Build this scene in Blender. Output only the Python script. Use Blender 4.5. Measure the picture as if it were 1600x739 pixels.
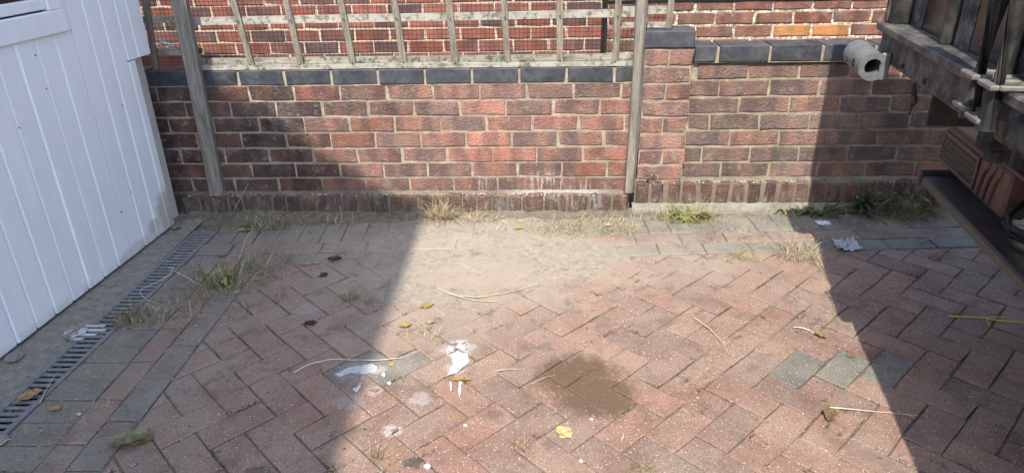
import bpy, bmesh, math, random
import numpy as np
from mathutils import Vector, Matrix, noise as mnoise

for o in list(bpy.data.objects):
    bpy.data.objects.remove(o)
scene = bpy.context.scene
COL = scene.collection
rnd = random.Random(7)

# ------------------------------------------------------------------ camera
F_PX, CAM = 1090.494, (1.396, -3.252, 1.364)
YAW, PITCH, ROLL = math.radians(-2.127), math.radians(-25.07), math.radians(1.036)
def cam_axes():
    cy, sy, cp, sp = math.cos(YAW), math.sin(YAW), math.cos(PITCH), math.sin(PITCH)
    f = np.array([sy*cp, cy*cp, sp]); r = np.array([cy, -sy, 0.0]); d = np.cross(f, r)
    cr, sr = math.cos(ROLL), math.sin(ROLL)
    return cr*r+sr*d, -sr*r+cr*d, f
AX_R, AX_D, AX_F = cam_axes()
cd = bpy.data.cameras.new('camera'); cam = bpy.data.objects.new('camera', cd); COL.objects.link(cam)
cd.sensor_fit = 'HORIZONTAL'; cd.sensor_width = 36; cd.lens = 36*F_PX/1600
cd.clip_start = 0.05; cd.clip_end = 500
mw = Matrix.Identity(4)
for i in range(3):
    mw[i][0] = AX_R[i]; mw[i][1] = -AX_D[i]; mw[i][2] = -AX_F[i]; mw[i][3] = CAM[i]
cam.matrix_world = mw
scene.camera = cam
def ray(x, y):
    return AX_R*((x-800)/F_PX)+AX_D*((y-369.5)/F_PX)+AX_F
def G(x, y, z=0.0):                       # photo pixel -> point on a level plane
    d = ray(x, y); return np.array(CAM)+d*((z-CAM[2])/d[2])
def WL(x, y, Y=0.0):                      # photo pixel -> point on the wall plane
    d = ray(x, y); return np.array(CAM)+d*((Y-CAM[1])/d[1])
def pix(P):
    q = np.array(P)-np.array(CAM); w = q@AX_F
    return 800+F_PX*(q@AX_R)/w, 369.5+F_PX*(q@AX_D)/w

# ------------------------------------------------------------------ light
SUN_A, SUN_B = 0.19, 0.80                 # metres travelled in x and y per metre of fall
sd = bpy.data.lights.new('sun', 'SUN'); sun = bpy.data.objects.new('sun', sd); COL.objects.link(sun)
sd.energy = 2.5; sd.angle = math.radians(0.53); sd.color = (1.0, 0.93, 0.81)
sun.rotation_euler = Vector((SUN_A, SUN_B, -1)).to_track_quat('-Z', 'Y').to_euler()
world = bpy.data.worlds.new('World'); scene.world = world; world.use_nodes = True
wn = world.node_tree; bg = wn.nodes['Background']
sky = wn.nodes.new('ShaderNodeTexSky'); sky.sky_type = 'NISHITA'; sky.sun_disc = False
sky.sun_elevation = math.atan2(1, math.hypot(SUN_A, SUN_B))
sky.sun_rotation = math.atan2(-SUN_A, -SUN_B)
sky.air_density = 1.0; sky.dust_density = 1.5
wn.links.new(sky.outputs[0], bg.inputs[0]); bg.inputs[1].default_value = 0.15
scene.view_settings.view_transform = 'Standard'; scene.view_settings.look = 'None'
scene.view_settings.exposure = 1.46; scene.view_settings.gamma = 1
scene.render.engine = 'CYCLES'
scene.render.resolution_x, scene.render.resolution_y = 1024, 472

# ------------------------------------------------------------------ node helpers
class NM:
    def __init__(s, name, rough=0.85, metallic=0.0, spec=0.3):
        s.m = bpy.data.materials.new(name); s.m.use_nodes = True
        s.t = s.m.node_tree; s.b = s.t.nodes['Principled BSDF']
        s.b.inputs['Roughness'].default_value = rough; s.b.inputs['Metallic'].default_value = metallic
        s.b.inputs['Specular IOR Level'].default_value = spec
        g = s.t.nodes.new('ShaderNodeNewGeometry'); s.pos = g.outputs['Position']; s.nrm = g.outputs['Normal']
        oi = s.t.nodes.new('ShaderNodeObjectInfo'); s.oc = oi.outputs['Color']; s.rand = oi.outputs['Random']
        tc = s.t.nodes.new('ShaderNodeTexCoord'); s.obj = tc.outputs['Object']
    def put(s, sock, v):
        if isinstance(v, bpy.types.NodeSocket): s.t.links.new(v, sock)
        elif isinstance(v, (tuple, list)) and len(v) == 3 and sock.type == 'RGBA': sock.default_value = (*v, 1)
        else: sock.default_value = v
    def math(s, op, a, b=0.0, c=0.0, clamp=False):
        n = s.t.nodes.new('ShaderNodeMath'); n.operation = op; n.use_clamp = clamp
        s.put(n.inputs[0], a); s.put(n.inputs[1], b); s.put(n.inputs[2], c); return n.outputs[0]
    def vec(s, op, a, b=(0, 0, 0)):
        n = s.t.nodes.new('ShaderNodeVectorMath'); n.operation = op
        s.put(n.inputs[0], a); s.put(n.inputs[1], b)
        return n.outputs['Value'] if op in ('LENGTH', 'DOT_PRODUCT', 'DISTANCE') else n.outputs[0]
    def scale(s, v, xyz): return s.vec('MULTIPLY', v, xyz)
    def noise(s, v, sc, det=3.0, rough=0.55, dist=0.0):
        key = (v.as_pointer(), sc, det, rough, dist); c_ = s.__dict__.setdefault('cache', {})
        if key in c_: return c_[key]
        n = s.t.nodes.new('ShaderNodeTexNoise'); s.put(n.inputs['Vector'], v)
        n.inputs['Scale'].default_value = sc; n.inputs['Detail'].default_value = det
        n.inputs['Roughness'].default_value = rough; n.inputs['Distortion'].default_value = dist
        c_[key] = n.outputs[0]; return n.outputs[0]
    def voro(s, v, sc):
        n = s.t.nodes.new('ShaderNodeTexVoronoi'); s.put(n.inputs['Vector'], v); n.inputs['Scale'].default_value = sc
        return n.outputs['Distance'], n.outputs['Color']
    def ramp(s, f, stops, interp='LINEAR'):
        n = s.t.nodes.new('ShaderNodeValToRGB'); s.put(n.inputs[0], f); r = n.color_ramp; r.interpolation = interp
        while len(r.elements) < len(stops): r.elements.new(0.5)
        for e, (p, c) in zip(r.elements, stops):
            e.position = p; e.color = (*c, 1) if isinstance(c, (tuple, list)) else (c, c, c, 1)
        return n.outputs[0]
    def mr(s, v, a, b, c=0.0, d=1.0, smooth=True):
        n = s.t.nodes.new('ShaderNodeMapRange'); n.interpolation_type = 'SMOOTHSTEP' if smooth else 'LINEAR'
        s.put(n.inputs[0], v)
        for i, q in enumerate((a, b, c, d)): n.inputs[1+i].default_value = q
        return n.outputs[0]
    def mix(s, f, a, b, mode='MIX'):
        n = s.t.nodes.new('ShaderNodeMix'); n.data_type = 'RGBA'; n.blend_type = mode
        s.put(n.inputs[0], f); s.put(n.inputs[6], a); s.put(n.inputs[7], b); return n.outputs[2]
    def sep(s, v):
        n = s.t.nodes.new('ShaderNodeSeparateXYZ'); s.put(n.inputs[0], v); return n.outputs
    def ell(s, c, r, amt=0.7, sc=18.0, soft=0.35, det=4.0):     # irregular blot of world position
        d = s.vec('LENGTH', s.vec('DIVIDE', s.vec('SUBTRACT', s.pos, c), r))
        sc = 6.0 if sc < 9 else 18.0 if sc < 25 else 36.0
        n = s.noise(s.pos, sc, 4.0, 0.6)
        d = s.math('ADD', d, s.math('MULTIPLY', s.math('SUBTRACT', n, 0.5), amt*2))
        return s.mr(d, 1.0-soft, 1.0+soft, 1.0, 0.0)
    def color(s, c): s.put(s.b.inputs['Base Color'], c)
    def rough(s, v): s.put(s.b.inputs['Roughness'], v)
    def bump(s, h, strength=0.5, dist=0.004):
        n = s.t.nodes.new('ShaderNodeBump'); n.inputs['Strength'].default_value = strength
        n.inputs['Distance'].default_value = dist; s.put(n.inputs['Height'], h)
        s.t.links.new(n.outputs[0], s.b.inputs['Normal'])

def brick_material(name, pale=0.35, crease=1.0, stains=True, band=1.0):
    k = NM(name, 0.9)
    off = k.math('MULTIPLY', k.rand, 37.0)
    x, y, z = k.sep(k.pos)
    cmb = k.t.nodes.new('ShaderNodeCombineXYZ')
    k.put(cmb.inputs[0], k.math('ADD', x, off)); k.put(cmb.inputs[1], k.math('MULTIPLY', z, 0.25)); k.put(cmb.inputs[2], off)
    b = k.noise(cmb.outputs[0], 15.0, 1.5, 0.4)
    b2 = k.ramp(b, [(0.36, (0.70, 0.74, 0.80)), (0.46, (0.84, 0.83, 0.86)), (0.54, (1.08, 1.03, 1.0)), (0.66, (1.32, 1.14, 1.04))])
    c = k.mix(band, k.oc, k.mix(1.0, k.oc, b2, 'MULTIPLY'))
    big = k.noise(k.pos, 3.1, 3)
    c = k.mix(1.0, c, k.ramp(big, [(0.3, 0.78), (0.7, 1.18)]), 'MULTIPLY')
    fine = k.noise(k.scale(k.pos, (1, 1, 2.6)), 150, 4, 0.7)
    c = k.mix(1.0, c, k.ramp(fine, [(0.3, 0.55), (0.52, 1.02), (0.75, 1.45)]), 'MULTIPLY')
    pl = k.noise(k.vec('ADD', k.pos, (3.3, 0, 7)), 9.0, 6, 0.7)
    pf = k.math('MULTIPLY', k.mr(pl, 0.42, 0.72), pale)
    pf = k.math('MULTIPLY', pf, k.mr(fine, 0.35, 0.6))
    c = k.mix(pf, c, (0.42, 0.35, 0.30))
    hz = k.noise(k.vec('ADD', k.pos, (8, 1, 2)), 21, 6, 0.74)
    c = k.mix(k.mr(hz, 0.55, 0.66, 0, 0.55*pale/0.38), c, (0.36, 0.30, 0.235))
    if stains:
        wv = k.noise(k.scale(k.pos, (1, 1, 0.14)), 62, 3, 0.6)
        lime = None
        for ce, ra, so in (((1.45, -0.03, 0.135), (0.15, 0.2, 0.055), 0.45), ((1.12, -0.03, 0.12), (0.06, 0.2, 0.035), 0.4),
                           ((1.62, -0.05, 0.05), (0.12, 0.2, 0.07), 0.5), ((1.56, -0.05, 0.10), (0.20, 0.2, 0.03), 0.5)):
            e = k.ell(ce, ra, 0.5, 30, so)
            lime = e if lime is None else k.math('MAXIMUM', lime, e)
        lime = k.math('MULTIPLY', lime, k.mr(wv, 0.52, 0.62))
        c = k.mix(k.math('MULTIPLY', lime, 0.55), c, (0.50, 0.48, 0.46))
        # salts and rising damp on the bottom course
        salt = k.math('MULTIPLY', k.mr(z, 0.04, 0.125, 1.0, 0.0), k.mr(k.noise(k.scale(k.pos, (1, 1, 0.3)), 38, 5, 0.7), 0.49, 0.64))
        salt = k.math('MULTIPLY', salt, k.mr(k.noise(k.vec('ADD', k.pos, (0, 0, 5)), 2.6, 2), 0.30, 0.5))
        c = k.mix(k.math('MULTIPLY', salt, 0.8), c, (0.40, 0.39, 0.385))
        dirt = k.math('MULTIPLY', k.mr(z, 0.0, 0.17, 0.75, 0.0), k.mr(k.noise(k.pos, 14, 4), 0.3, 0.65))
        c = k.mix(dirt, c, (0.085, 0.07, 0.055))
        wsh = k.ell((2.72, 0, 0.43), (0.26, 0.2, 0.10), 0.5, 40, 0.5)
        c = k.mix(k.math('MULTIPLY', wsh, k.mr(fine, 0.48, 0.62, 0, 0.55)), c, (0.45, 0.40, 0.38))
    k.color(c)
    cr = k.noise(k.scale(k.vec('ADD', k.pos, cmb.outputs[0]), (1, 1, 3.4)), 34, 6, 0.62, 0.6)
    gr = k.noise(k.pos, 420, 2)
    k.bump(k.math('ADD', k.math('MULTIPLY', cr, crease), k.math('MULTIPLY', gr, 0.18)), 1.0, 0.013)
    return k.m

def mortar_material(name, col, lumpy=0.0, dirt=True):
    k = NM(name, 0.95)
    n = k.noise(k.pos, 26, 6, 0.7); f = k.noise(k.pos, 260, 3, 0.7)
    d = tuple(q*0.55 for q in col)
    c = k.ramp(n, [(0.3, d), (0.55, col), (0.75, tuple(min(0.8, q*1.25) for q in col))])
    c = k.mix(1.0, c, k.ramp(f, [(0.3, 0.7), (0.7, 1.2)]), 'MULTIPLY')
    c = k.mix(k.mr(k.noise(k.pos, 7, 6, 0.75), 0.44, 0.62, 0, 0.55 if dirt else 0.25), c, tuple(q*0.5 for q in col))
    if lumpy:
        v = k.noise(k.pos, 75, 3, 0.6)
        c = k.mix(k.mr(v, 0.52, 0.60, 0, lumpy), c, (0.72, 0.70, 0.63))
        c = k.mix(k.mr(v, 0.36, 0.44, 0.75*lumpy, 0), c, (0.13, 0.105, 0.08))
    if dirt:
        x, y, z = k.sep(k.pos)
        c = k.mix(k.math('MULTIPLY', k.mr(z, 0.0, 0.2, 0.7, 0.0), k.mr(n, 0.35, 0.6)), c, (0.12, 0.10, 0.075))
        e = k.ell((1.5, -0.03, 0.10), (0.22, 0.2, 0.035), 0.4, 30, 0.4)
        c = k.mix(k.math('MULTIPLY', e, k.mr(f, .40, .6, .1, .7)), c, (0.54, 0.52, 0.49))
    k.color(c)
    k.bump(k.math('ADD', n, k.math('MULTIPLY', f, 0.4)), 0.8, 0.006)
    return k.m

def wood_material(name, col, axis, algae=0.0, white=0.0):
    k = NM(name, 0.88)
    st = [1, 1, 1]; st[axis] = 0.06
    v = k.scale(k.pos, tuple(st))
    g = k.noise(v, 190, 5, 0.7); g2 = k.noise(v, 42, 4, 0.6)
    d = tuple(q*0.38 for q in col); h = tuple(min(0.8, q*1.35) for q in col)
    c = k.ramp(g, [(0.30, d), (0.5, col), (0.72, h)])
    c = k.mix(1.0, c, k.ramp(g2, [(0.3, 0.66), (0.7, 1.25)]), 'MULTIPLY')
    p = k.noise(k.pos, 19, 5, 0.72)
    if white: c = k.mix(k.mr(p, 0.36, 0.54, 0, white), c, (0.47, 0.455, 0.405))
    if algae:
        p2 = k.noise(k.vec('ADD', k.pos, (5, 1, 2)), 24, 6, 0.75)
        c = k.mix(k.mr(p2, 0.50, 0.60, 0, algae), c, (0.075, 0.075, 0.055))
    k.color(c); k.bump(k.math('ADD', g, k.math('MULTIPLY', g2, 0.6)), 0.8, 0.003)
    return k.m

def dust_mask(k):
    a = k.ell((1.12, -0.55, 0), (0.62, 0.42, 9), 0.55, 5.5, 0.5)
    b = k.ell((0.95, -0.95, 0), (0.35, 0.40, 9), 0.5, 7, 0.55)
    c = k.ell((1.75, -0.60, 0), (0.55, 0.25, 9), 0.6, 7, 0.6)
    return k.math('MAXIMUM', a, k.math('MULTIPLY', k.math('MAXIMUM', b, c), 0.55))

def paver_material(name):
    k = NM(name, 0.92, spec=0.2)
    off = k.vec('ADD', k.pos, k.oc)
    c = k.oc
    c = k.mix(1.0, c, k.ramp(k.rand, [(0.0, (0.82, 0.84, 0.88)), (0.5, (1, 1, 1)), (1.0, (1.16, 1.12, 1.08))]), 'MULTIPLY')
    m = k.noise(k.pos, 13, 5, 0.65)
    c = k.mix(1.0, c, k.ramp(m, [(0.3, 0.74), (0.55, 1.0), (0.75, 1.16)]), 'MULTIPLY')
    f = k.noise(k.pos, 310, 3, 0.75)
    c = k.mix(1.0, c, k.ramp(f, [(0.3, 0.34), (0.5, 0.97), (0.7, 1.6)]), 'MULTIPLY')
    # aggregate specks
    d1, vc = k.voro(k.pos, 150)
    sp = k.math('MULTIPLY', k.mr(d1, 0.34, 0.20), k.mr(k.sep(vc)[0], 0.46, 0.56))
    c = k.mix(k.math('MULTIPLY', sp, 0.75), c, (0.46, 0.37, 0.31))
    c = k.mix(k.math('MULTIPLY', k.mr(d1, 0.36, 0.22), k.mr(k.sep(vc)[1], 0.72, 0.8, 0, .6)), c, (0.055, 0.035, 0.03))
    d2, vc2 = k.voro(k.vec('ADD', k.pos, (9, 4, 1)), 85)
    sp2 = k.math('MULTIPLY', k.mr(d2, 0.24, 0.13), k.mr(k.sep(vc2)[0], 0.66, 0.76))
    c = k.mix(k.math('MULTIPLY', sp2, 0.9), c, (0.60, 0.54, 0.47))
    x, y, z = k.sep(k.pos)
    # general film of dust, thicker in the middle and towards the wall
    film = k.math('MULTIPLY', k.mr(k.noise(k.vec('ADD', k.pos, (2, 5, 0)), 4.2, 5, 0.65), 0.30, 0.68, 0.14, 0.58), 1.0)
    film = k.math('MULTIPLY', film, k.mr(f, 0.25, 0.62))
    c = k.mix(film, c, (0.365, 0.318, 0.252))
    near = k.math('MULTIPLY', k.mr(y, -0.75, -0.25), k.mr(k.noise(k.pos, 7, 5, 0.7), 0.35, 0.6))
    c = k.mix(k.math('MULTIPLY', near, 0.62), c, (0.27, 0.245, 0.20))
    side = k.math('MULTIPLY', k.mr(x, 1.0, 0.25), k.mr(k.noise(k.pos, 6, 5, 0.7), 0.30, 0.60))  # left dust, strengthened to brighten the paving inside the house shadow
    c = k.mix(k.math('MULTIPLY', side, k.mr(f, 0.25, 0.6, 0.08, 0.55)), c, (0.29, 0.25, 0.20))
    c = k.mix(k.math('MULTIPLY', dust_mask(k), k.mr(f, 0.22, 0.55, 0.35, 0.80)), c, (0.37, 0.322, 0.258))
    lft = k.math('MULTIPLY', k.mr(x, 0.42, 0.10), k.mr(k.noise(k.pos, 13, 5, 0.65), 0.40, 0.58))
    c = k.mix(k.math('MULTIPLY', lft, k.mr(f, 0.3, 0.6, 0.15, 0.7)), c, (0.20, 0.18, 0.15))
    gm = k.math('MULTIPLY', k.mr(k.noise(k.vec('ADD', k.pos, (4, 9, 2)), 9.5, 6, 0.75), 0.52, 0.66), k.mr(f, .3, .55, .2, .8))
    c = k.mix(gm, c, (0.155, 0.125, 0.098))
    # brown mud stain, small oil spots, rust and lime marks
    g1 = G(900, 583); g2 = G(935, 616); g3 = G(917, 602)
    mud = k.math('MAXIMUM', k.ell((g1[0], g1[1], 0), (0.125, 0.10, 9), 0.5, 22, 0.3), k.ell((g2[0], g2[1], 0), (0.115, 0.10, 9), 0.5, 22, 0.3))
    mud = k.math('MULTIPLY', mud, k.mr(k.noise(k.pos, 60, 4, 0.7), 0.30, 0.46))
    c = k.mix(k.math('MULTIPLY', k.math('MULTIPLY', mud, k.mr(f, .3, .5, .55, 1.0)), 0.9), c, (0.115, 0.074, 0.047))
    halo = k.ell((g3[0], g3[1], 0), (0.17, 0.135, 9), 0.5, 14, 0.4)
    c = k.mix(k.math('MULTIPLY', halo, k.mr(k.noise(k.pos, 90, 3, 0.7), 0.42, 0.58, 0, 0.7)), c, (0.125, 0.082, 0.054))
    for (px, py, r, col, a) in ((645, 722, 0.032, (0.06, 0.055, 0.055), .85), (772, 648, 0.03, (0.09, 0.07, 0.065), .5), (398, 735, 0.03, (0.05, 0.045, 0.05), .6),
                                (657, 624, 0.042, (0.40, 0.345, 0.335), .7), (716, 545, 0.06, (0.48, 0.46, 0.45), .6), (712, 575, 0.04, (0.48, 0.46, 0.45), .4), (556, 580, 0.07, (0.42, 0.41, 0.41), .35), (590, 578, 0.03, (0.52, 0.50, 0.49), .5), (612, 715, 0.05, (0.36, 0.20, 0.09), .25), (535, 702, 0.025, (0.36, 0.20, 0.08), .35), (708, 650, 0.02, (0.40, 0.18, 0.06), .5),
                                (480, 665, 0.05, (0.20, 0.12, 0.06), .4), (545, 628, 0.05, (0.40, 0.39, 0.42), .35), (585, 610, 0.03, (0.6, 0.58, 0.55), .4), (612, 672, 0.035, (0.62, 0.58, 0.52), .5),
                                (790, 615, 0.03, (0.2, 0.17, 0.17), .45), (480, 483, 0.06, (0.34, 0.32, 0.30), .5), (545, 505, 0.08, (0.12, 0.10, 0.10), .3), (835, 395, 0.07, (0.42, 0.375, 0.30), .4)):
        g = G(px, py)
        c = k.mix(k.math('MULTIPLY', k.ell((g[0], g[1], 0), (r*.85, r*0.75, 9), 0.9, 42, 0.25, 6), k.math('MULTIPLY', k.mr(f, .34, .56, .35, 1.0), a)), c, col)
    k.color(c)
    k.bump(k.math('ADD', k.math('MULTIPLY', f, 0.7), k.math('MULTIPLY', m, 0.6)), 0.55, 0.004)
    return k.m

def soil_material(name, a, b, sc=40, dusty=True):
    k = NM(name, 0.97, spec=0.1)
    n = k.noise(k.pos, sc, 6, 0.72); f = k.noise(k.pos, 330, 3, 0.7)
    c = k.ramp(n, [(0.3, a), (0.7, b)])
    c = k.mix(1.0, c, k.ramp(f, [(0.3, 0.55), (0.7, 1.3)]), 'MULTIPLY')
    if dusty: c = k.mix(k.math('MULTIPLY', dust_mask(k), 0.35), c, (0.40, 0.348, 0.28))
    k.color(c); k.bump(k.math('ADD', n, k.math('MULTIPLY', f, 0.6)), 0.8, 0.006)
    return k.m

def plain_material(name, col, rough=0.7, metallic=0.0, var=0.25, sc=30, bump=0.2, spec=0.3, dustcol=None, dust=0.0, oc=False):
    k = NM(name, rough, metallic, spec)
    n = k.noise(k.pos, sc, 5, 0.65); f = k.noise(k.pos, sc*9, 3, 0.7)
    base = k.oc if oc else col
    c = k.mix(1.0, base, k.ramp(n, [(0.3, 1-var), (0.7, 1+var)]), 'MULTIPLY')
    c = k.mix(1.0, c, k.ramp(f, [(0.3, 1-var*0.5), (0.7, 1+var*0.5)]), 'MULTIPLY')
    if dust:
        q = k.noise(k.vec('ADD', k.pos, (1, 7, 3)), sc*0.5, 6, 0.75)
        c = k.mix(k.mr(q, 0.40, 0.68, 0, dust), c, dustcol)
    k.color(c)
    if bump: k.bump(k.math('ADD', n, k.math('MULTIPLY', f, 0.5)), bump, 0.003)
    return k.m

M = {}
M['brick'] = brick_material('rustic_brick', 0.42, 1.0)
M['house_brick'] = brick_material('house_brick', 0.12, 0.35, False, 0.75)
M['extension_brick'] = brick_material('extension_brick', 0.35, 0.7, False, 0.8)
M['blue_brick'] = plain_material('blue_engineering_brick', (0.036, 0.040, 0.052), 0.6, 0, 0.3, 25, 0.25, 0.3, (0.15, 0.15, 0.155), 0.4, oc=True)
M['mortar'] = mortar_material('wall_mortar', (0.40, 0.345, 0.26))
M['fillet'] = mortar_material('dirty_fillet', (0.25, 0.215, 0.165))
M['house_mortar'] = mortar_material('house_mortar', (0.62, 0.53, 0.40), 0, False)
M['lumpy_mortar'] = mortar_material('lumpy_mortar', (0.44, 0.38, 0.28), 1.0, False)
M['haunch'] = mortar_material('haunch_concrete', (0.42, 0.40, 0.35), 0, True)
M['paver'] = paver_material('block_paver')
M['bed'] = soil_material('joint_sand', (0.095, 0.085, 0.06), (0.27, 0.24, 0.185), 60)
M['sand'] = soil_material('drifted_sand', (0.20, 0.174, 0.136), (0.45, 0.39, 0.315), 34)
M['dirt'] = soil_material('wall_foot_dirt', (0.09, 0.08, 0.06), (0.26, 0.225, 0.165), 30)
M['concrete'] = soil_material('apron_concrete', (0.19, 0.175, 0.145), (0.36, 0.335, 0.28), 28, False)
M['asphalt'] = soil_material('ground_tarmac', (0.045, 0.045, 0.045), (0.07, 0.068, 0.065), 20, False)
M['board'] = None
def board_material():
    k = NM('white_cladding', 0.42, 0, 0.45)
    n = k.noise(k.scale(k.pos, (1, 1, 0.25)), 14, 5, 0.6)
    c = k.ramp(n, [(0.3, (0.76, 0.775, 0.80)), (0.7, (0.83, 0.845, 0.86))])
    x, y, z = k.sep(k.pos)
    for (Y, Z, ry, rz, a) in ((-0.24, 0.10, 0.075, 0.09, 0.75), (-0.36, 0.07, 0.05, 0.03, 0.6), (-0.45, 0.03, 0.2, 0.03, 0.35), (-0.21, 0.03, 0.05, 0.08, 0.6)):
        c = k.mix(k.math('MULTIPLY', k.ell((-0.36, Y, Z), (9, ry, rz), 0.6, 34, 0.35, 5), a), c, (0.42, 0.37, 0.29))
    c = k.mix(k.math('MULTIPLY', k.mr(z, 0.0, 0.06, 0.5, 0), k.mr(n, 0.4, 0.6)), c, (0.35, 0.32, 0.28))
    sp = k.noise(k.pos, 55, 2); c = k.mix(k.mr(sp, 0.76, 0.79, 0, 0.5), c, (0.2, 0.19, 0.18))
    k.color(c); k.bump(n, 0.08, 0.002); return k.m
M['board'] = board_material()
M['dark'] = plain_material('dark_gap', (0.012, 0.012, 0.013), 0.8, bump=0)
M['glass'] = plain_material('dark_pane', (0.02, 0.018, 0.02), 0.08, bump=0, spec=0.6, var=0.05)
M['post_wood'] = wood_material('weathered_post_wood', (0.235, 0.215, 0.185), 2)
M['slat_wood'] = wood_material('weathered_slat_wood', (0.235, 0.21, 0.175), 2, 0.35)
M['rail_wood'] = wood_material('pale_rail_wood', (0.30, 0.275, 0.225), 0, 0.75, 0.55)
M['rail_dark'] = wood_material('algae_rail_wood', (0.25, 0.235, 0.19), 0, 0.9, 0.25)
M['net'] = plain_material('black_plastic_net', (0.02, 0.02, 0.02), 0.6, bump=0)
M['grate'] = plain_material('galvanised_grate', (0.185, 0.19, 0.197), 0.6, 0.1, 0.3, 40, 0.2, 0.4, (0.16, 0.145, 0.12), 0.6)
M['zinc'] = plain_material('galvanised_tube', (0.17, 0.185, 0.195), 0.55, 0.3, 0.3, 35, 0.2, 0.5, (0.24, 0.235, 0.205), 0.55)
M['truck'] = plain_material('dirty_black_paint', (0.013, 0.013, 0.014), 0.45, 0, 0.35, 22, 0.35, 0.5, (0.085, 0.08, 0.07), 0.65)
M['truck_dust'] = plain_material('dusty_black_panel', (0.04, 0.039, 0.037), 0.7, 0, 0.5, 26, 0.6, 0.4, (0.20, 0.185, 0.155), 0.85)
M['gate'] = plain_material('glossy_black_panel', (0.012, 0.012, 0.012), 0.22, 0, 0.3, 14, 0.05, 0.5, (0.11, 0.105, 0.088), 0.7)
M['bumper'] = plain_material('scuffed_bumper', (0.030, 0.034, 0.042), 0.38, 0, 0.3, 30, 0.25, 0.55, (0.075, 0.078, 0.082), 0.55)
M['panel_dust'] = plain_material('pale_dusty_panel', (0.05, 0.05, 0.046), 0.8, 0, 0.5, 24, 0.5, 0.3, (0.25, 0.24, 0.19), 0.9)
M['truck_ledge'] = plain_material('dusty_black_ledge', (0.035, 0.039, 0.048), 0.5, 0, 0.4, 26, 0.4, 0.5, (0.24, 0.225, 0.185), 0.7)
M['rubber'] = plain_material('black_rubber', (0.013, 0.014, 0.017), 0.5, 0, 0.3, 30, 0.2, 0.4, (0.035, 0.038, 0.045), 0.5)
M['clip'] = plain_material('pale_worn_steel', (0.20, 0.195, 0.18), 0.5, 0.3, 0.3, 60, 0.3, 0.4, (0.16, 0.14, 0.11), 0.5)
M['grime'] = plain_material('grimy_grey_steel', (0.03, 0.03, 0.029), 0.8, 0.1, 0.6, 25, 0.7, 0.3, (0.13, 0.127, 0.115), 0.55)
M['lamp_frame'] = plain_material('faded_red_lamp_shell', (0.17, 0.093, 0.072), 0.55, 0, 0.25, 40, 0.15, 0.4, (0.14, 0.11, 0.09), 0.4)
M['lamp_lens'] = plain_material('grubby_lamp_lens', (0.075, 0.06, 0.045), 0.3, 0, 0.4, 60, 0.2, 0.5)
M['rust'] = plain_material('rusty_steel', (0.10, 0.065, 0.05), 0.85, 0.1, 0.5, 45, 0.6)
def paint_material(name, lo, hi):
    k = NM(name, 0.65)
    n = k.noise(k.pos, 120, 5, 0.7); g = k.noise(k.pos, 24, 5, 0.7)
    c = k.ramp(n, [(0.3, (0.36, 0.36, 0.355)), (0.6, (0.58, 0.59, 0.59))])
    c = k.mix(k.mr(k.math('ADD', k.math('MULTIPLY', g, .6), k.math('MULTIPLY', n, .4)), lo, hi), c, (0.20, 0.145, 0.125))
    k.color(c); k.bump(n, 0.4, 0.002); return k.m
M['paint'] = paint_material('white_emulsion', 0.54, 0.62)
M['paint_thin'] = paint_material('thin_white_emulsion', 0.46, 0.55)
M['plastic'] = plain_material('white_plastic_scrap', (0.42, 0.44, 0.47), 0.35, 0, 0.12, 40, 0.2, 0.5)
M['paper'] = plain_material('white_paper_scrap', (0.68, 0.69, 0.71), 0.8, 0, 0.05, 40, 0.1)
M['pink'] = plain_material('pink_plastic', (0.6, 0.25, 0.27), 0.5)
M['red_scrap'] = plain_material('dull_red_plastic', (0.26, 0.06, 0.055), 0.6)
M['straw'] = plain_material('dry_straw', (0.41, 0.335, 0.205), 0.8, 0, 0.3, 60, 0, 0.2)
M['straw_pale'] = plain_material('pale_straw', (0.46, 0.40, 0.29), 0.8, 0, 0.15, 60, 0, 0.2)
M['straw_brown'] = plain_material('brown_dead_grass', (0.20, 0.155, 0.095), 0.85, 0, 0.3, 60, 0, 0.2)
M['grass'] = plain_material('green_grass', (0.095, 0.125, 0.04), 0.7, 0, 0.35, 50, 0, 0.25)
M['grass_yellow'] = plain_material('yellowing_grass', (0.25, 0.25, 0.085), 0.75, 0, 0.3, 50, 0, 0.25)
M['weed'] = plain_material('dull_weed_leaf', (0.085, 0.10, 0.045), 0.65, 0, 0.35, 40, 0, 0.3)
M['moss'] = plain_material('dark_joint_moss', (0.05, 0.042, 0.025), 0.95, 0, 0.5, 90, 0)
M['twig'] = plain_material('pale_twig', (0.58, 0.51, 0.41), 0.8, 0, 0.2, 60, 0)
M['yellow_wire'] = plain_material('yellow_plastic_wire', (0.55, 0.43, 0.07), 0.5, 0, 0.1, 40, 0)
M['string'] = plain_material('white_string', (0.68, 0.66, 0.60), 0.8, 0, 0.1, 40, 0)
M['leaf'] = plain_material('dead_leaf', (0.4, 0.3, 0.1), 0.7, 0, 0.35, 55, 0.2, 0.25, oc=True)
M['grit'] = plain_material('pale_grit', (0.46, 0.41, 0.34), 0.9, 0, 0.3, 200, 0)
M['crumb'] = plain_material('dark_crumbs', (0.075, 0.058, 0.04), 0.95, 0, 0.4, 200, 0)
M['tile'] = plain_material('roof_tiles', (0.12, 0.06, 0.045), 0.85, 0, 0.3, 12, 0.4)
M['render'] = plain_material('house_render', (0.55, 0.52, 0.46), 0.9, 0, 0.12, 8, 0.2)
M['felt'] = plain_material('roof_felt', (0.06, 0.06, 0.06), 0.9)

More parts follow.
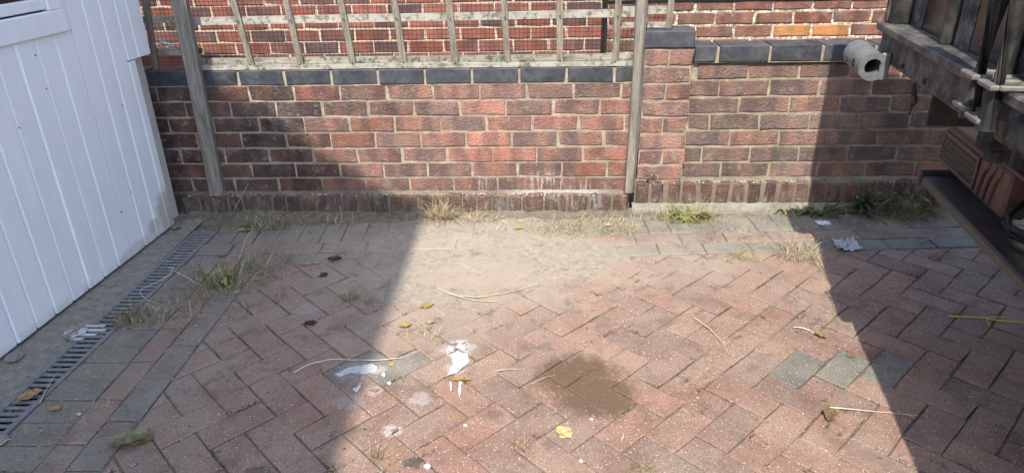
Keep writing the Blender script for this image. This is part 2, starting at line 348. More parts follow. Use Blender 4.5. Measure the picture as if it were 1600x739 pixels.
# ------------------------------------------------------------------ mesh helpers
class MB:
    def __init__(s): s.v, s.f, s.mi = [], [], []
    def add(s, vs, fs, mi=0):
        o = len(s.v); s.v += [tuple(map(float, q)) for q in vs]
        s.f += [tuple(i+o for i in f) for f in fs]; s.mi += [mi]*len(fs)
    def box(s, a, b, mi=0, bev=0.0):
        (x0, y0, z0), (x1, y1, z1) = a, b
        if bev <= 0:
            s.add([(x0, y0, z0), (x1, y0, z0), (x1, y1, z0), (x0, y1, z0), (x0, y0, z1), (x1, y0, z1), (x1, y1, z1), (x0, y1, z1)],
                  [(0, 3, 2, 1), (4, 5, 6, 7), (0, 1, 5, 4), (1, 2, 6, 5), (2, 3, 7, 6), (3, 0, 4, 7)], mi)
            return
        bm = bmesh.new(); bmesh.ops.create_cube(bm, size=1)
        for q in bm.verts: q.co = Vector(((x0+x1)/2+q.co.x*(x1-x0), (y0+y1)/2+q.co.y*(y1-y0), (z0+z1)/2+q.co.z*(z1-z0)))
        bmesh.ops.bevel(bm, geom=bm.edges[:], offset=bev, segments=1, affect='EDGES')
        bm.verts.ensure_lookup_table(); bm.normal_update()
        s.add([q.co for q in bm.verts], [[l.vert.index for l in f.loops] for f in bm.faces], mi); bm.free()
    def prism(s, poly, z0, z1, mi=0, ch=0.0):     # convex or simple outline, counter-clockwise, vertical
        n = len(poly)
        if ch > 0:
            c = np.mean(np.array(poly), axis=0)
            inn = inset(poly, ch)
            vs = [(x, y, z0) for x, y in poly]+[(x, y, z1-ch) for x, y in poly]+[(x, y, z1) for x, y in inn]
            fs = [tuple(range(2*n, 3*n))]
            for i in range(n):
                j = (i+1) % n
                fs += [(i, j, n+j, n+i), (n+i, n+j, 2*n+j, 2*n+i)]
        else:
            vs = [(x, y, z0) for x, y in poly]+[(x, y, z1) for x, y in poly]
            fs = [tuple(range(n, 2*n)), tuple(range(n-1, -1, -1))]+[(i, (i+1) % n, n+(i+1) % n, n+i) for i in range(n)]
        s.add(vs, fs, mi)
    def tube(s, pts, r, sides=6, mi=0, caps=True):
        pts = [np.array(p, float) for p in pts]; n = len(pts)
        rs = r if isinstance(r, (list, tuple)) else [r]*n
        vs, fs = [], []
        up = np.array([0.0, 0, 1])
        for i, p in enumerate(pts):
            t = pts[min(i+1, n-1)]-pts[max(i-1, 0)]; t = t/(np.linalg.norm(t)+1e-9)
            a = np.cross(t, up)
            if np.linalg.norm(a) < 1e-3: a = np.cross(t, [1, 0, 0])
            a /= np.linalg.norm(a); b = np.cross(a, t)
            for j in range(sides):
                q = 2*math.pi*j/sides; vs.append(p+(a*math.cos(q)+b*math.sin(q))*rs[i])
        for i in range(n-1):
            for j in range(sides):
                k = (j+1) % sides
                fs.append((i*sides+j, (i+1)*sides+j, (i+1)*sides+k, i*sides+k))
        if caps: fs += [tuple(range(sides)), tuple(range(n*sides-1, (n-1)*sides-1, -1))]
        s.add(vs, fs, mi)
    def ring(s, p0, p1, ro, ri, sides=20, mi=0):
        p0, p1 = np.array(p0, float), np.array(p1, float); t = p1-p0; t /= np.linalg.norm(t)
        a = np.cross(t, [0, 0, 1]); a /= np.linalg.norm(a); b = np.cross(a, t); vs, fs = [], []
        for p, r in ((p0, ro), (p1, ro), (p1, ri), (p0, ri)):
            for j in range(sides):
                q = 2*math.pi*j/sides; vs.append(p+(a*math.cos(q)+b*math.sin(q))*r)
        for w in range(4):
            for j in range(sides):
                k = (j+1) % sides; u = (w+1) % 4
                fs.append((w*sides+j, u*sides+j, u*sides+k, w*sides+k))
        s.add(vs, fs, mi)
    def mesh(s, name, mats, smooth=False):
        me = bpy.data.meshes.new(name); me.from_pydata(s.v, [], s.f)
        for m in (mats if isinstance(mats, (list, tuple)) else [mats]): me.materials.append(m)
        me.polygons.foreach_set('material_index', s.mi)
        if smooth: me.polygons.foreach_set('use_smooth', [True]*len(s.f))
        me.validate(); me.update(); return me
    def build(s, name, mats, parent=None, smooth=False, **kw):
        return obj(name, s.mesh(name, mats, smooth), parent, **kw)

def inset(poly, d):
    n = len(poly); out = []
    for i in range(n):
        p, c, q = (np.array(poly[(i+k) % n], float) for k in (-1, 0, 1))
        e1 = c-p; e2 = q-c; e1 /= np.linalg.norm(e1)+1e-9; e2 /= np.linalg.norm(e2)+1e-9
        n1 = np.array([-e1[1], e1[0]]); n2 = np.array([-e2[1], e2[0]])
        m = n1+n2; l = m@m
        out.append(tuple(c+m*(2*d/l if l > 0.3 else d)))
    return out

def obj(name, data=None, parent=None, loc=None, rz=0.0, label=None, cat=None, group=None, kind=None, color=None):
    o = bpy.data.objects.new(name, data); COL.objects.link(o)
    if parent is not None: o.parent = parent
    if loc is not None: o.location = loc
    if rz: o.rotation_euler = (0, 0, rz)
    if label: o['label'] = label
    if cat: o['category'] = cat
    if group: o['group'] = group
    if kind: o['kind'] = kind
    if color is not None: o.color = (*color, 1)
    return o
def empty(name, loc, label, cat, group=None, rz=0.0):
    o = obj(name, None, None, loc, rz, label, cat, group); o.empty_display_size = 0.1; return o

# ------------------------------------------------------------------ bricks
def brick_mesh(name, L, H, D, mat, seed, jit=0.0018, bev=0.003):
    """front face looks to -y at y=0, centred in x, base at z=0; 38 triangles"""
    r = random.Random(seed); out = []
    for x, z in ((-.5, 0), (-.17, 0), (.17, 0), (.5, 0), (.5, 1), (.17, 1), (-.17, 1), (-.5, 1)):
        out.append((x*L+r.uniform(-jit, jit), z*H+r.uniform(-jit, jit)))
    for ci in (0, 3, 4, 7):
        if r.random() < .22:
            cx_, cz_ = out[ci]; d_ = r.uniform(.003, .007); out[ci] = (cx_-math.copysign(d_, cx_), cz_+(d_ if ci in (0, 3) else -d_)*.7)
    inn = inset(out, bev); n = 8
    tilt = r.uniform(-.0015, .0015)
    vs = [(x, r.uniform(-.001, .0015)+tilt*(1 if x > 0 else -1), z) for x, z in inn]+[(x, bev*1.2, z) for x, z in out]+[(x, D, z) for x, z in out]
    fs = [tuple(range(n))]
    for i in range(n):
        j = (i+1) % n; fs += [(n+i, n+j, j, i), (2*n+i, 2*n+j, n+j, n+i)]
    b = MB(); b.add(vs, fs); return b.mesh(name, mat)
BR_CACHE = {}
def brick(parent, base, x, z, L, H, mat, color, name='brick', Y=0.0, D=0.1, bev=0.003, jit=0.0018, var=10, coll=None):
    key = (round(L, 3), round(H, 3), mat, rnd.randrange(var), D)
    if key not in BR_CACHE: BR_CACHE[key] = brick_mesh(name, L, H, D, M[mat], hash(key[3]*31+int(L*1000)), jit, bev)
    P = (x-base[0], Y-base[1]+rnd.uniform(-.0015, .0025), z-base[2])
    if coll is not None:
        me = BR_CACHE[key]
        coll.add([(v.co.x+P[0], v.co.y+P[1], v.co.z+P[2]) for v in me.vertices], [tuple(p.vertices) for p in me.polygons]); return None
    o = obj(name, BR_CACHE[key], parent, P, color=color)
    o.rotation_euler = (0, rnd.uniform(-.006, .006), 0)
    return o
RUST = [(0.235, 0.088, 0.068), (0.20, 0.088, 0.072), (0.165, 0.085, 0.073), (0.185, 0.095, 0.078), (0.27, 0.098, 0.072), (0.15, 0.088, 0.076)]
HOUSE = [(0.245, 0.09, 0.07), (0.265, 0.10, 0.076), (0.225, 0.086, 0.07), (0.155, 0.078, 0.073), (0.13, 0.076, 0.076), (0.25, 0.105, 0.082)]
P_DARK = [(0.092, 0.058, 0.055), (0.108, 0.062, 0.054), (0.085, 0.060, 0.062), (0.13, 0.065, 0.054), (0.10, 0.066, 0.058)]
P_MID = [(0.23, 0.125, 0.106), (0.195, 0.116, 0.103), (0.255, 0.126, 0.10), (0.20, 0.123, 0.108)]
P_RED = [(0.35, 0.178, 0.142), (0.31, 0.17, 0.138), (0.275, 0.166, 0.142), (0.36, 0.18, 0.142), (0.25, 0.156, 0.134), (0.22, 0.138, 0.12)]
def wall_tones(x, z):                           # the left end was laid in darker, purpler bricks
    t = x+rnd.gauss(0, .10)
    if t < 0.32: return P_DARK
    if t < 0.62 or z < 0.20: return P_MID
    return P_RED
def tint(c, a=0.14):
    k = 1+rnd.uniform(-a, a); return tuple(q*k for q in c)
def course(parent, base, x0, x1, z, H, pitch, joint, start, mat, pal, **kw):
    """running course cut at both ends"""
    x = start
    while x > x0: x -= pitch
    while x < x1:
        a, b = max(x, x0), min(x+pitch-joint+rnd.uniform(-.003, .003), x1)
        if b-a > 0.03: brick(parent, base, (a+b)/2, z+rnd.uniform(-.0012, .0012), b-a if (a > x or b < x+pitch-joint-0.01) else pitch-joint, H, mat, tint(rnd.choice(pal((a+b)/2, z) if callable(pal) else pal)), **kw)
        x += pitch

# ------------------------------------------------------------------ setting
# wide ground
b = MB(); b.add([(-40, -40, -0.06), (40, -40, -0.06), (40, 40, -0.06), (-40, 40, -0.06)], [(0, 1, 2, 3)])
b.build('ground', M['asphalt'], kind='structure')

# paving bed with every block its own piece
Y1 = lambda x: -0.42+0.053*x
Y3 = lambda x: Y1(x)-0.213
b = MB()
XA, XB, YA, YB = -0.15, 5.2, -4.2, -0.02
nx, ny = 160, 126
for j in range(ny+1):
    for i in range(nx+1):
        x = XA+(XB-XA)*i/nx; y = YA+(YB-YA)*j/ny
        b.v.append((x, y, -0.0058+0.0026*mnoise.noise((x*6, y*6, 0))+0.002*mnoise.noise((x*31, y*31, 4))))
for j in range(ny):
    for i in range(nx):
        q = j*(nx+1)+i; b.f.append((q, q+1, q+nx+2, q+nx+1)); b.mi.append(0)
paving = b.build('block_paving', M['bed'], kind='structure', smooth=True)

RED = [(0.248, 0.132, 0.102), (0.236, 0.125, 0.098), (0.256, 0.138, 0.105), (0.218, 0.12, 0.097)]
GREY = [(0.118, 0.122, 0.115), (0.105, 0.11, 0.105), (0.13, 0.13, 0.12)]
def in_view(x, y, m=30):
    a, c = pix((x, y, 0)); return -m < a < 1600+m and 300 < c < 739+m
def clip(poly, a, bb, c):                    # keep a*x+b*y<=c
    out = []
    for i in range(len(poly)):
        p, q = poly[i], poly[(i+1) % len(poly)]
        dp, dq = a*p[0]+bb*p[1]-c, a*q[0]+bb*q[1]-c
        if dp <= 0: out.append(p)
        if dp*dq < 0:
            t = dp/(dp-dq); out.append((p[0]+(q[0]-p[0])*t, p[1]+(q[1]-p[1])*t))
    return out
def area(p): return 0.5*sum(p[i][0]*p[(i+1) % len(p)][1]-p[(i+1) % len(p)][0]*p[i][1] for i in range(len(p)))
far_blocks = MB(); PV = []
PAVER_MESH = {}
def paver_mesh(L, W, seed):
    r = random.Random(seed); j = lambda: r.uniform(-.0024, .0024)
    p = [(-L/2+j(), -W/2+j()), (0, -W/2+j()), (L/2+j(), -W/2+j()), (L/2+j(), W/2+j()), (0, W/2+j()), (-L/2+j(), W/2+j())]
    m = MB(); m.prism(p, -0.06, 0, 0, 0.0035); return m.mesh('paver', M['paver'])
def lay(cx, cy, ang, L, W, color, poly=None):
    """a whole block from shared data, or a cut one from its own outline"""
    dz = rnd.uniform(-.0016, .0036)
    vis = in_view(cx, cy)
    if poly is None:
        if vis:
            key = (round(L, 3), round(W, 3), rnd.randrange(6))
            if key not in PAVER_MESH: PAVER_MESH[key] = paver_mesh(L, W, key[2]+int(L*997))
            o = obj('paver', PAVER_MESH[key], paving, (cx, cy, dz), color=color)
            o.rotation_euler = (rnd.uniform(-.013, .013), rnd.uniform(-.013, .013), ang+rnd.uniform(-.011, .011)); PV.append(o)
        else:
            c, s = math.cos(ang), math.sin(ang)
            p = [(cx+c*x-s*y, cy+s*x+c*y) for x, y in ((-L/2, -W/2), (L/2, -W/2), (L/2, W/2), (-L/2, W/2))]
            far_blocks.prism(p, -0.06, dz, 0, 0.0045)
    else:
        m = MB()
        if vis:
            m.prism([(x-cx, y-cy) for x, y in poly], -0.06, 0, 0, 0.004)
            PV.append(obj('paver', m.mesh('paver', M['paver']), paving, (cx, cy, dz), color=color))
        else: far_blocks.prism(poly, -0.06, dz, 0, 0.004)
S2 = math.sqrt(.5); MOD = 0.1022; LX, LY = 1.271, -1.677; GAP = 0.004
def lw(u, v):
    dx = MOD*(u*S2-v*S2); dy = MOD*(-u*S2-v*S2)
    return LX+dx, LY+dy
GREY_CELLS = {('s', 4, -10), ('s', 5, -11), ('s', 6, -12)}
XS = 0.213
for u in range(-40, 60):
    for v in range(-60, 40):
        for kind in ('s', 'b'):
            if kind == 's' and (v+2+u) % 4: continue
            if kind == 'b' and (v+u) % 4: continue
            cu, cv = (u+.5, v+1) if kind == 's' else (u+1, v+.5)
            cx, cy = lw(cu, cv)
            if not (XS-.12 < cx < 4.9 and -3.9 < cy < Y3(cx)+.12): continue
            ang = math.pi/4 if kind == 's' else -math.pi/4
            col = rnd.choice(RED)
            px, py = pix((cx, cy, 0))
            if (kind, u, v) in GREY_CELLS or abs(px-560)+abs(py-585) < 26 or abs(px-640)+abs(py-575) < 30 or abs(px-1400)+abs(py-572) < 30: col = rnd.choice(GREY)
            L, W = 2*MOD-GAP, MOD-GAP
            c, s = math.cos(ang), math.sin(ang)
            poly = [(cx+c*x-s*y, cy+s*x+c*y) for x, y in ((-L/2, -W/2), (L/2, -W/2), (L/2, W/2), (-L/2, W/2))]
            cut = clip(poly, -1, 0, -(XS+.003)); cut = clip(cut, -0.053, 1, -0.42-0.213-0.003) if cut else cut
            if len(cut) < 3 or area(cut) < 0.0012: continue
            if abs(area(cut)-area(poly)) < 1e-6: lay(cx, cy, ang, L, W, tint(col, .08))
            else:
                m = np.mean(cut, axis=0); lay(m[0], m[1], 0, 0, 0, tint(col, .08), cut)
SL = math.atan(0.053)
# two border stretcher rows along the wall, then blocks end-on to it
for off, pal, xs in ((-0.051, RED, 0.03), (-0.158, GREY, 0.115)):
    x = xs+.1
    while x < 4.8:
        lay(x, Y1(x)+off, SL, 0.198, 0.1, tint(rnd.choice(pal), .08)); x += 0.2025
x = -0.06
while x < 4.8:
    lay(x, Y1(x)+0.102, SL+math.pi/2, 0.196, 0.098, tint(rnd.choice(GREY), .1)); x += 0.1015
# side rows along the drain
y = -0.47
while y > -3.6:
    xr_ = -0.118+0.024*(y+0.28)+.004; lay((xr_+.024)/2, y, 0, .024-xr_-.002, 0.098, tint(rnd.choice(GREY), .1)); y -= 0.1015
y = -0.62
while y > -3.6:
    lay(0.0695, y, math.pi/2, 0.198, 0.083, tint(rnd.choice(RED), .08)); y -= 0.2025
y = -0.72
while y > -3.6:
    lay(0.162, y, math.pi/2, 0.198, 0.096, tint(rnd.choice(GREY), .08)); y -= 0.2025
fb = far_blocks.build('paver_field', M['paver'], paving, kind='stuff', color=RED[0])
if len(PV) > 300:                            # keep the 300 nearest to the lens as pieces
    PV.sort(key=lambda o: (Vector(o.location)-Vector(CAM)).length)
    extra = MB()
    for o in PV[300:]:
        R_ = Matrix.Translation(o.location) @ o.rotation_euler.to_matrix().to_4x4()
        extra.add([R_ @ q.co for q in o.data.vertices], [tuple(p.vertices) for p in o.data.polygons])
        bpy.data.objects.remove(o)
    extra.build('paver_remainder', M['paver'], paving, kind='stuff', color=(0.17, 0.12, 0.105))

# sand that has drifted over the blocks in the middle and dirt along the wall foot
def blot(x, y, cx, cy, rx, ry): return max(0.0, 1-math.hypot((x-cx)/rx, (y-cy)/ry))
b = MB(); nx, ny = 230, 110; X0, X1, Y0, Y_1 = 0.15, 2.75, -1.35, -0.03
for j in range(ny+1):
    for i in range(nx+1):
        x = X0+(X1-X0)*i/nx; y = Y0+(Y_1-Y0)*j/ny
        m = 1.25*blot(x, y, 1.12, -0.50, .80, .60)+0.55*blot(x, y, 1.15, -0.30, .75, .28)+0.55*blot(x, y, 0.95, -0.95, .42, .5)+0.55*blot(x, y, 1.75, -0.55, .75, .35)
        h = -0.0135+0.0140*min(1, m*1.35)+0.0028*mnoise.noise((x*5, y*5, 1))+0.0030*mnoise.noise((x*17, y*17, 2))+0.001*mnoise.noise((x*60, y*60, 3))
        b.v.append((x, y, h))
for j in range(ny):
    for i in range(nx):
        q = j*(nx+1)+i; b.f.append((q, q+1, q+nx+2, q+nx+1)); b.mi.append(0)
b.build('drifted_sand', M['sand'], smooth=True, kind='stuff', label='beige sand drifted over the paving in the sunlit middle', cat='sand')
b = MB(); nx, ny = 300, 16; X0, X1 = -0.36, 3.9
for j in range(ny+1):
    for i in range(nx+1):
        x = X0+(X1-X0)*i/nx; t = j/ny; y = -0.235+0.19*t+0.03*x*0.3
        h = -0.016+0.030*t**1.5+0.010*mnoise.noise((x*9, y*9, 6))+0.006*mnoise.noise((x*34, y*34, 2))
        b.v.append((x, min(y, -0.03), h))
for j in range(ny):
    for i in range(nx):
        q = j*(nx+1)+i; b.f.append((q, q+1, q+nx+2, q+nx+1)); b.mi.append(0)
b.build('wall_foot_dirt', M['dirt'], smooth=True, kind='stuff', label='dirt and crumbled mortar banked along the wall foot', cat='dirt')

# concrete apron in front of the garage door
b = MB(); nx, ny = 24, 200
for j in range(ny+1):
    for i in range(nx+1):
        y = -4.2+4.16*j/ny; x = -0.62+(-0.243+0.62)*i/nx
        b.v.append((x, y, -0.001+0.003*mnoise.noise((x*12, y*12, 0))+0.0015*mnoise.noise((x*50, y*50, 0))))
for j in range(ny):
    for i in range(nx):
        q = j*(nx+1)+i; b.f.append((q, q+1, q+nx+2, q+nx+1)); b.mi.append(0)
b.build('concrete_apron', M['concrete'], smooth=True, kind='structure')

# ------------------------------------------------------------------ garden wall, left bay
PZ, CH = 0.088, 0.0777
LW_ = empty('garden_wall', (0.75, 0, 0), 'low red brick wall with blue coping and trellis, left of the pier', 'wall')
base = (0.75, 0, 0)
b = MB(); b.box((-1.55, 0.0055, -0.05), (1.116, 0.1, 0.625)); b.build('mortar', M['mortar'], LW_)
for kx in range(7):
    z = PZ+kx*CH+0.006
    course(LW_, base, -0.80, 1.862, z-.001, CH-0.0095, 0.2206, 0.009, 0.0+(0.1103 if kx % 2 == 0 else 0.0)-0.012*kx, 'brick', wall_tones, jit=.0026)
x = -0.80                                      # coping of blue bricks
k = 0
xs = [-0.662, -0.441, -0.2205, 0.0]+[0.2204*q for q in range(1, 9)]
for a in [-0.88]+xs:
    L = 0.2095 if a < 1.7 else 0.10
    o = brick(LW_, base, a+0.0055+L/2, 0.632, L, 0.068, 'blue_brick', tint((0.040, 0.044, 0.055), .3), 'coping_brick', Y=-0.004, D=0.112, bev=0.004, jit=0.0008)
b = MB(); b.box((-1.6, 0.003, 0.625), (1.10, 0.10, 0.694)); b.build('coping_mortar', M['mortar'], LW_)
x = -0.80
while x < 1.80:                                # bricks on edge at the foot
    if 1.33 < x < 1.70: L = 0.105
    else: L = 0.0665
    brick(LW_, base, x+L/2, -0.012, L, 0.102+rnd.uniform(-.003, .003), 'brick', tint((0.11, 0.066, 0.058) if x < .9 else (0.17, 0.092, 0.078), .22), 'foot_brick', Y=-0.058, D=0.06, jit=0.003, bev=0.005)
    x += L+0.007
b = MB(); b.box((-1.55, -0.052, -0.05), (1.085, 0.005, 0.084)); b.build('foot_mortar', M['fillet'], LW_)
b = MB()                                       # sloped mortar fillet on the foot course
N = 130
for i in range(N+1):
    x = -1.55+2.63*i/N
    j1, j2 = 0.004*mnoise.noise((x*30, 0, 0)), 0.005*mnoise.noise((x*40, 5, 0))
    b.v += [(x, 0.006, 0.088), (x, -0.002, 0.099+j1), (x, -0.024+j2*1.6, 0.094+j1*.5), (x, -0.040+j2*2.2, 0.084)]
for i in range(N):
    for q in range(3): b.f.append((i*4+q, i*4+q+1, i*4+q+5, i*4+q+4)); b.mi.append(0)
b.build('mortar_fillet', M['fillet'], LW_)

# ------------------------------------------------------------------ pier
PX0, PX1, PYf = 1.888, 2.112, -0.032
PR = empty('brick_pier', (2.0, 0, 0), 'square red brick pier with blue cap between the two wall bays', 'pier'); base = (2.0, 0, 0)
b = MB(); b.box((PX0-2.0+.005, PYf+.006, 0), (PX1-2.0-.005, 0.2, 0.785)); b.build('mortar', M['mortar'], PR)
ph = (0.786-0.155)/8
for q in range(8):
    z = 0.155+q*ph+0.006
    col = lambda: tint(rnd.choice([(0.30, 0.16, 0.13), (0.26, 0.156, 0.135), (0.315, 0.162, 0.128), (0.24, 0.15, 0.133)]))
    sh = 0.006*math.sin(q*1.9)
    if q % 2 == 1: 
        for sx in (-1, 1): brick(PR, base, (PX0+PX1)/2+sx*0.057+sh, z, 0.105, ph-0.012, 'brick', col(), Y=PYf, D=0.15, jit=.0025)
    else: brick(PR, base, (PX0+PX1)/2+sh, z, 0.22, ph-0.012, 'brick', col(), Y=PYf, D=0.15, jit=.0025)
o = brick(PR, base, (PX0+PX1)/2, 0.789, 0.226, 0.073, 'blue_brick', tint((0.040, 0.044, 0.055), .3), 'cap_brick', Y=PYf-.003, D=0.16, bev=0.004, jit=.001)

# ------------------------------------------------------------------ garden wall, right bay
RW = empty('garden_wall', (2.9, 0, 0), 'low brick wall with blue coping, right of the pier behind the truck', 'wall'); base = (2.9, 0, 0)
b = MB(); b.box((-0.79, 0.0055, -0.05), (1.5, 0.1, 0.716)); b.build('mortar', M['mortar'], RW)
CR = (0.718-0.155)/7
for q in range(7):
    z = 0.155+q*CR+0.007
    course(RW, base, 2.118, 4.4, z-.001, CR-0.0110, 0.2325, 0.009, 2.118+(0.075 if q % 2 else 0.19)+0.012*q, 'brick', [(0.205, 0.142, 0.124), (0.185, 0.132, 0.117), (0.22, 0.14, 0.12), (0.195, 0.135, 0.115), (0.26, 0.142, 0.112)], jit=.0026)
x = 2.118; L = 0.1
while x < 4.4:
    brick(RW, base, x+L/2, 0.722, L, 0.072, 'blue_brick', tint((0.040, 0.044, 0.055), .3), 'coping_brick', Y=-0.02, D=0.125, bev=0.004, jit=.0008); x += L+0.012; L = 0.222
b = MB(); b.box((-0.78, -0.012, 0.716), (1.5, 0.1, 0.786)); b.build('coping_mortar', M['mortar'], RW)
x = 1.885
while x < 4.4:
    L = 0.066+rnd.uniform(-.003, .004)
    brick(RW, base, x+L/2, 0.043, L, 0.108+rnd.uniform(-.004, .004), 'brick', tint((0.155, 0.085, 0.072), .22), 'foot_brick', Y=-0.058, D=0.06, jit=0.004, bev=0.008); x += L+0.012
b = MB(); b.box((-1.02, -0.050, 0.03), (1.5, 0.005, 0.148)); b.build('foot_mortar', M['fillet'], RW)
b = MB(); N = 120
for i in range(N+1):
    x = -1.03+2.5*i/N
    j1, j2 = 0.005*mnoise.noise((x*30, 0, 3)), 0.007*mnoise.noise((x*40, 5, 3)); 
    b.v += [(x, 0.006, 0.150), (x, -0.002, 0.163+j1), (x, -0.026+j2*1.4, 0.155+j1*.5), (x, -0.042+j2*1.8, 0.143)]
for i in range(N):
    for q in range(3): b.f.append((i*4+q, i*4+q+1, i*4+q+5, i*4+q+4)); b.mi.append(0)
b.build('mortar_fillet', M['fillet'], RW)
b = MB(); N = 130
for i in range(N+1):
    x = -1.03+2.5*i/N
    a_, c_ = 0.008*mnoise.noise((x*12, 0, 9)), 0.010*mnoise.noise((x*22, 3, 9))
    b.v += [(x, -0.045, 0.048+a_*.4), (x, -0.067+c_*.4, 0.043+a_), (x, -0.080+c_, 0.018+a_), (x, -0.086+c_, -0.03)]
for i in range(N):
    for q in range(3): b.f.append((i*4+q, i*4+q+1, i*4+q+5, i*4+q+4)); b.mi.append(0)
b.build('concrete_footing', M['haunch'], RW)

# ------------------------------------------------------------------ houses behind
HW = empty('house_wall', (0.5, 1.3, 0), 'bright red brick house wall with cream mortar behind the trellis', 'wall'); base = (0.5, 1.3, 0)
b = MB(); b.box((-3.5, 0.006, -0.05), (1.40, 0.12, 2.75)); b.build('mortar', M['house_mortar'], HW)
up = MB()
for q in range(36):
    z = 0.005+q*0.075+0.018
    vis = 5 <= q <= 13
    course(HW, base, -3.0 if not vis else -1.45, 1.885, z, 0.0645, 0.225, 0.0105, 0.03+(0.1125 if q % 2 else 0)+0.01*math.sin(q*2.3), 'house_brick', HOUSE, Y=1.3, jit=.001, bev=.002, coll=None if vis else up)
    if vis: course(HW, base, -3.0, -1.46, z, 0.0645, 0.225, 0.0105, 0.03+(0.1125 if q % 2 else 0), 'house_brick', HOUSE, Y=1.3, jit=.001, bev=.002, coll=up)
up.build('brickwork', M['house_brick'], HW, kind='stuff', color=HOUSE[0])
EX0 = 1.825
EW = empty('house_wall', (3.0, 1.08, 0), 'brown brick wall with lumpy white mortar behind the right wall bay', 'wall'); base = (3.0, 1.08, 0)
b = MB(); b.box((EX0-3.0, 0.007, -0.05), (3.0, 0.2, 2.75)); b.build('mortar', M['lumpy_mortar'], EW)
up = MB()
EXT = [(0.21, 0.095, 0.068), (0.24, 0.098, 0.066), (0.18, 0.09, 0.068), (0.225, 0.11, 0.078)]
zo = WL(1265, 57, 1.08)[2]-0.0775
while zo > 0.08: zo -= 0.0775
q = 0; z = zo
o1, o2 = WL(1237, 48, 1.08), WL(1297, 46, 1.08)
while z < 2.6:
    vis = 0.3 < z < 1.15
    st = o1[0]-0.1125+(0.115 if round((z-(o1[2]-.036))/0.0775) % 2 else 0)+0.008*math.sin(q*1.7)
    kids0 = set(EW.children)
    course(EW, base, EX0+.005, 4.6, z, 0.064, 0.2285, 0.012, st, 'extension_brick', EXT, Y=1.08, jit=.0028, bev=.004, coll=None if vis else up)
    if vis and abs(z+.032-o1[2]) < 0.038:
        for c in EW.children:
            wx = c.location.x+3.0
            if c not in kids0 and (abs(wx-o1[0]) < 0.09 or abs(wx-o2[0]) < 0.09): c.color = (0.50, 0.235, 0.085, 1)
    z += 0.0775; q += 1
up.build('brickwork', M['extension_brick'], EW, kind='stuff', color=EXT[0])
b = MB(); b.box((EX0-3.0-0.012, 0.0, 0.0), (EX0-3.0+0.003, 0.215, 2.7)); b.build('dark_return', M['dark'], EW)  # black strip covering the return face of the nearer wall
b = MB(); zz = WL(1200, 1.0, 1.08)[2]; b.box((EX0-3.0+.004, -0.006, zz), (3.0, 0.006, zz+0.012)); b.build('damp_course', M['dark'], EW)

# ------------------------------------------------------------------ trellis
TY = 0.045
TR = empty('trellis_fence', (0.8, TY, 0.70), 'weathered grey trellis with black netting standing on the blue coping', 'trellis')
tb = (0.8, TY, 0.70)
def tbox(name, x0, x1, y0, y1, z0, z1, mat, slope=0.0, lean=0.0, par=TR):
    o0 = ((x0+x1)/2, (y0+y1)/2, z0); m = MB()
    n = 7
    lx = x1-x0; lz = z1-z0
    if lx > lz:
        sec = [(x0-o0[0]+lx*i/n) for i in range(n+1)]
        for i, s_ in enumerate(sec):
            w = 0.0012*rnd.uniform(-1, 1); 
            for yy, zz in ((y0, z0), (y1, z0), (y1, z1), (y0, z1)): m.v.append((s_, yy-o0[1], zz-o0[2]+w))
    else:
        for i in range(n+1):
            w = 0.0010*rnd.uniform(-1, 1)
            for xx, yy in ((x0, y0), (x0, y1), (x1, y1), (x1, y0)): m.v.append((xx-o0[0]+w, yy-o0[1], lz*i/n))
    for i in range(n):
        for q in range(4):
            r = (q+1) % 4; m.f.append((i*4+q, i*4+r, (i+1)*4+r, (i+1)*4+q)); m.mi.append(0)
    m.f += [(3, 2, 1, 0), (n*4, n*4+1, n*4+2, n*4+3)]; m.mi += [0, 0]
    o = m.build(name, mat, par, loc=(o0[0]-tb[0], o0[1]-tb[1], o0[2]-tb[2]))
    o.rotation_euler = (0, lean, 0) if lx < lz else (0, slope, 0)
    return o
SX = [(-0.186, -0.209), (0.064, 0.028), (0.297, 0.272), (0.544, 0.519), (0.784, 0.761), (1.026, 1.006), (1.267, 1.258), (1.512, 1.506), (1.765, 1.770)]
for xb, xt in SX:
    w = 0.0285+rnd.uniform(-.002, .002)
    o = tbox('slat', xb-w/2, xb+w/2, TY-0.022, TY-0.009, 0.712+rnd.uniform(-.004, .003), 1.50, M['slat_wood'], lean=(xt-xb)/0.30)
    for zz in (0.725, 0.925):
        m = MB(); m.tube([(0, -0.0155, 0), (0, -0.0125, 0)], 0.0035, 6)
        m.build('nail', M['dark'], o, loc=(0.0, -0.0, zz-0.712))
tbox('bottom_batten', -0.215, 1.845, TY-0.03, TY-0.008+.03, 0.702, 0.7225, M['rail_wood'])
tbox('rail', -0.215, 1.845, TY-0.007, TY+0.008, 0.724, 0.752, M['rail_dark'])
zr = WL(600, 28, TY)[2]
tbox('rail', -0.225, 1.845, TY-0.008, TY+0.006, zr-0.017, zr+0.017, M['rail_wood'], slope=-0.006)
tbox('rail', -0.225, 2.03, TY-0.008, TY+0.006, zr+0.215, zr+0.25, M['rail_wood'])
tbox('rail', -0.225, 2.03, TY-0.008, TY+0.006, 1.46, 1.49, M['rail_wood'])
# end piece that runs on over the pier
za = WL(1025, 16, TY)[2]; zb = WL(1020, 39, TY)[2]
tbox('rail', 1.79, 2.005, TY-0.0075, TY+0.0065, za-0.017, za+0.017, M['rail_wood'])
tbox('rail', 1.79, 2.005, TY-0.0078, TY+0.0060, zb-0.012, zb+0.012, M['rail_wood'])
xe = WL(1046, 30, TY-.02)[0]
o = tbox('slat', xe-0.0135, xe+0.0135, TY-0.022, TY-0.009, 0.866, 1.50, M['slat_wood'], lean=0.02)
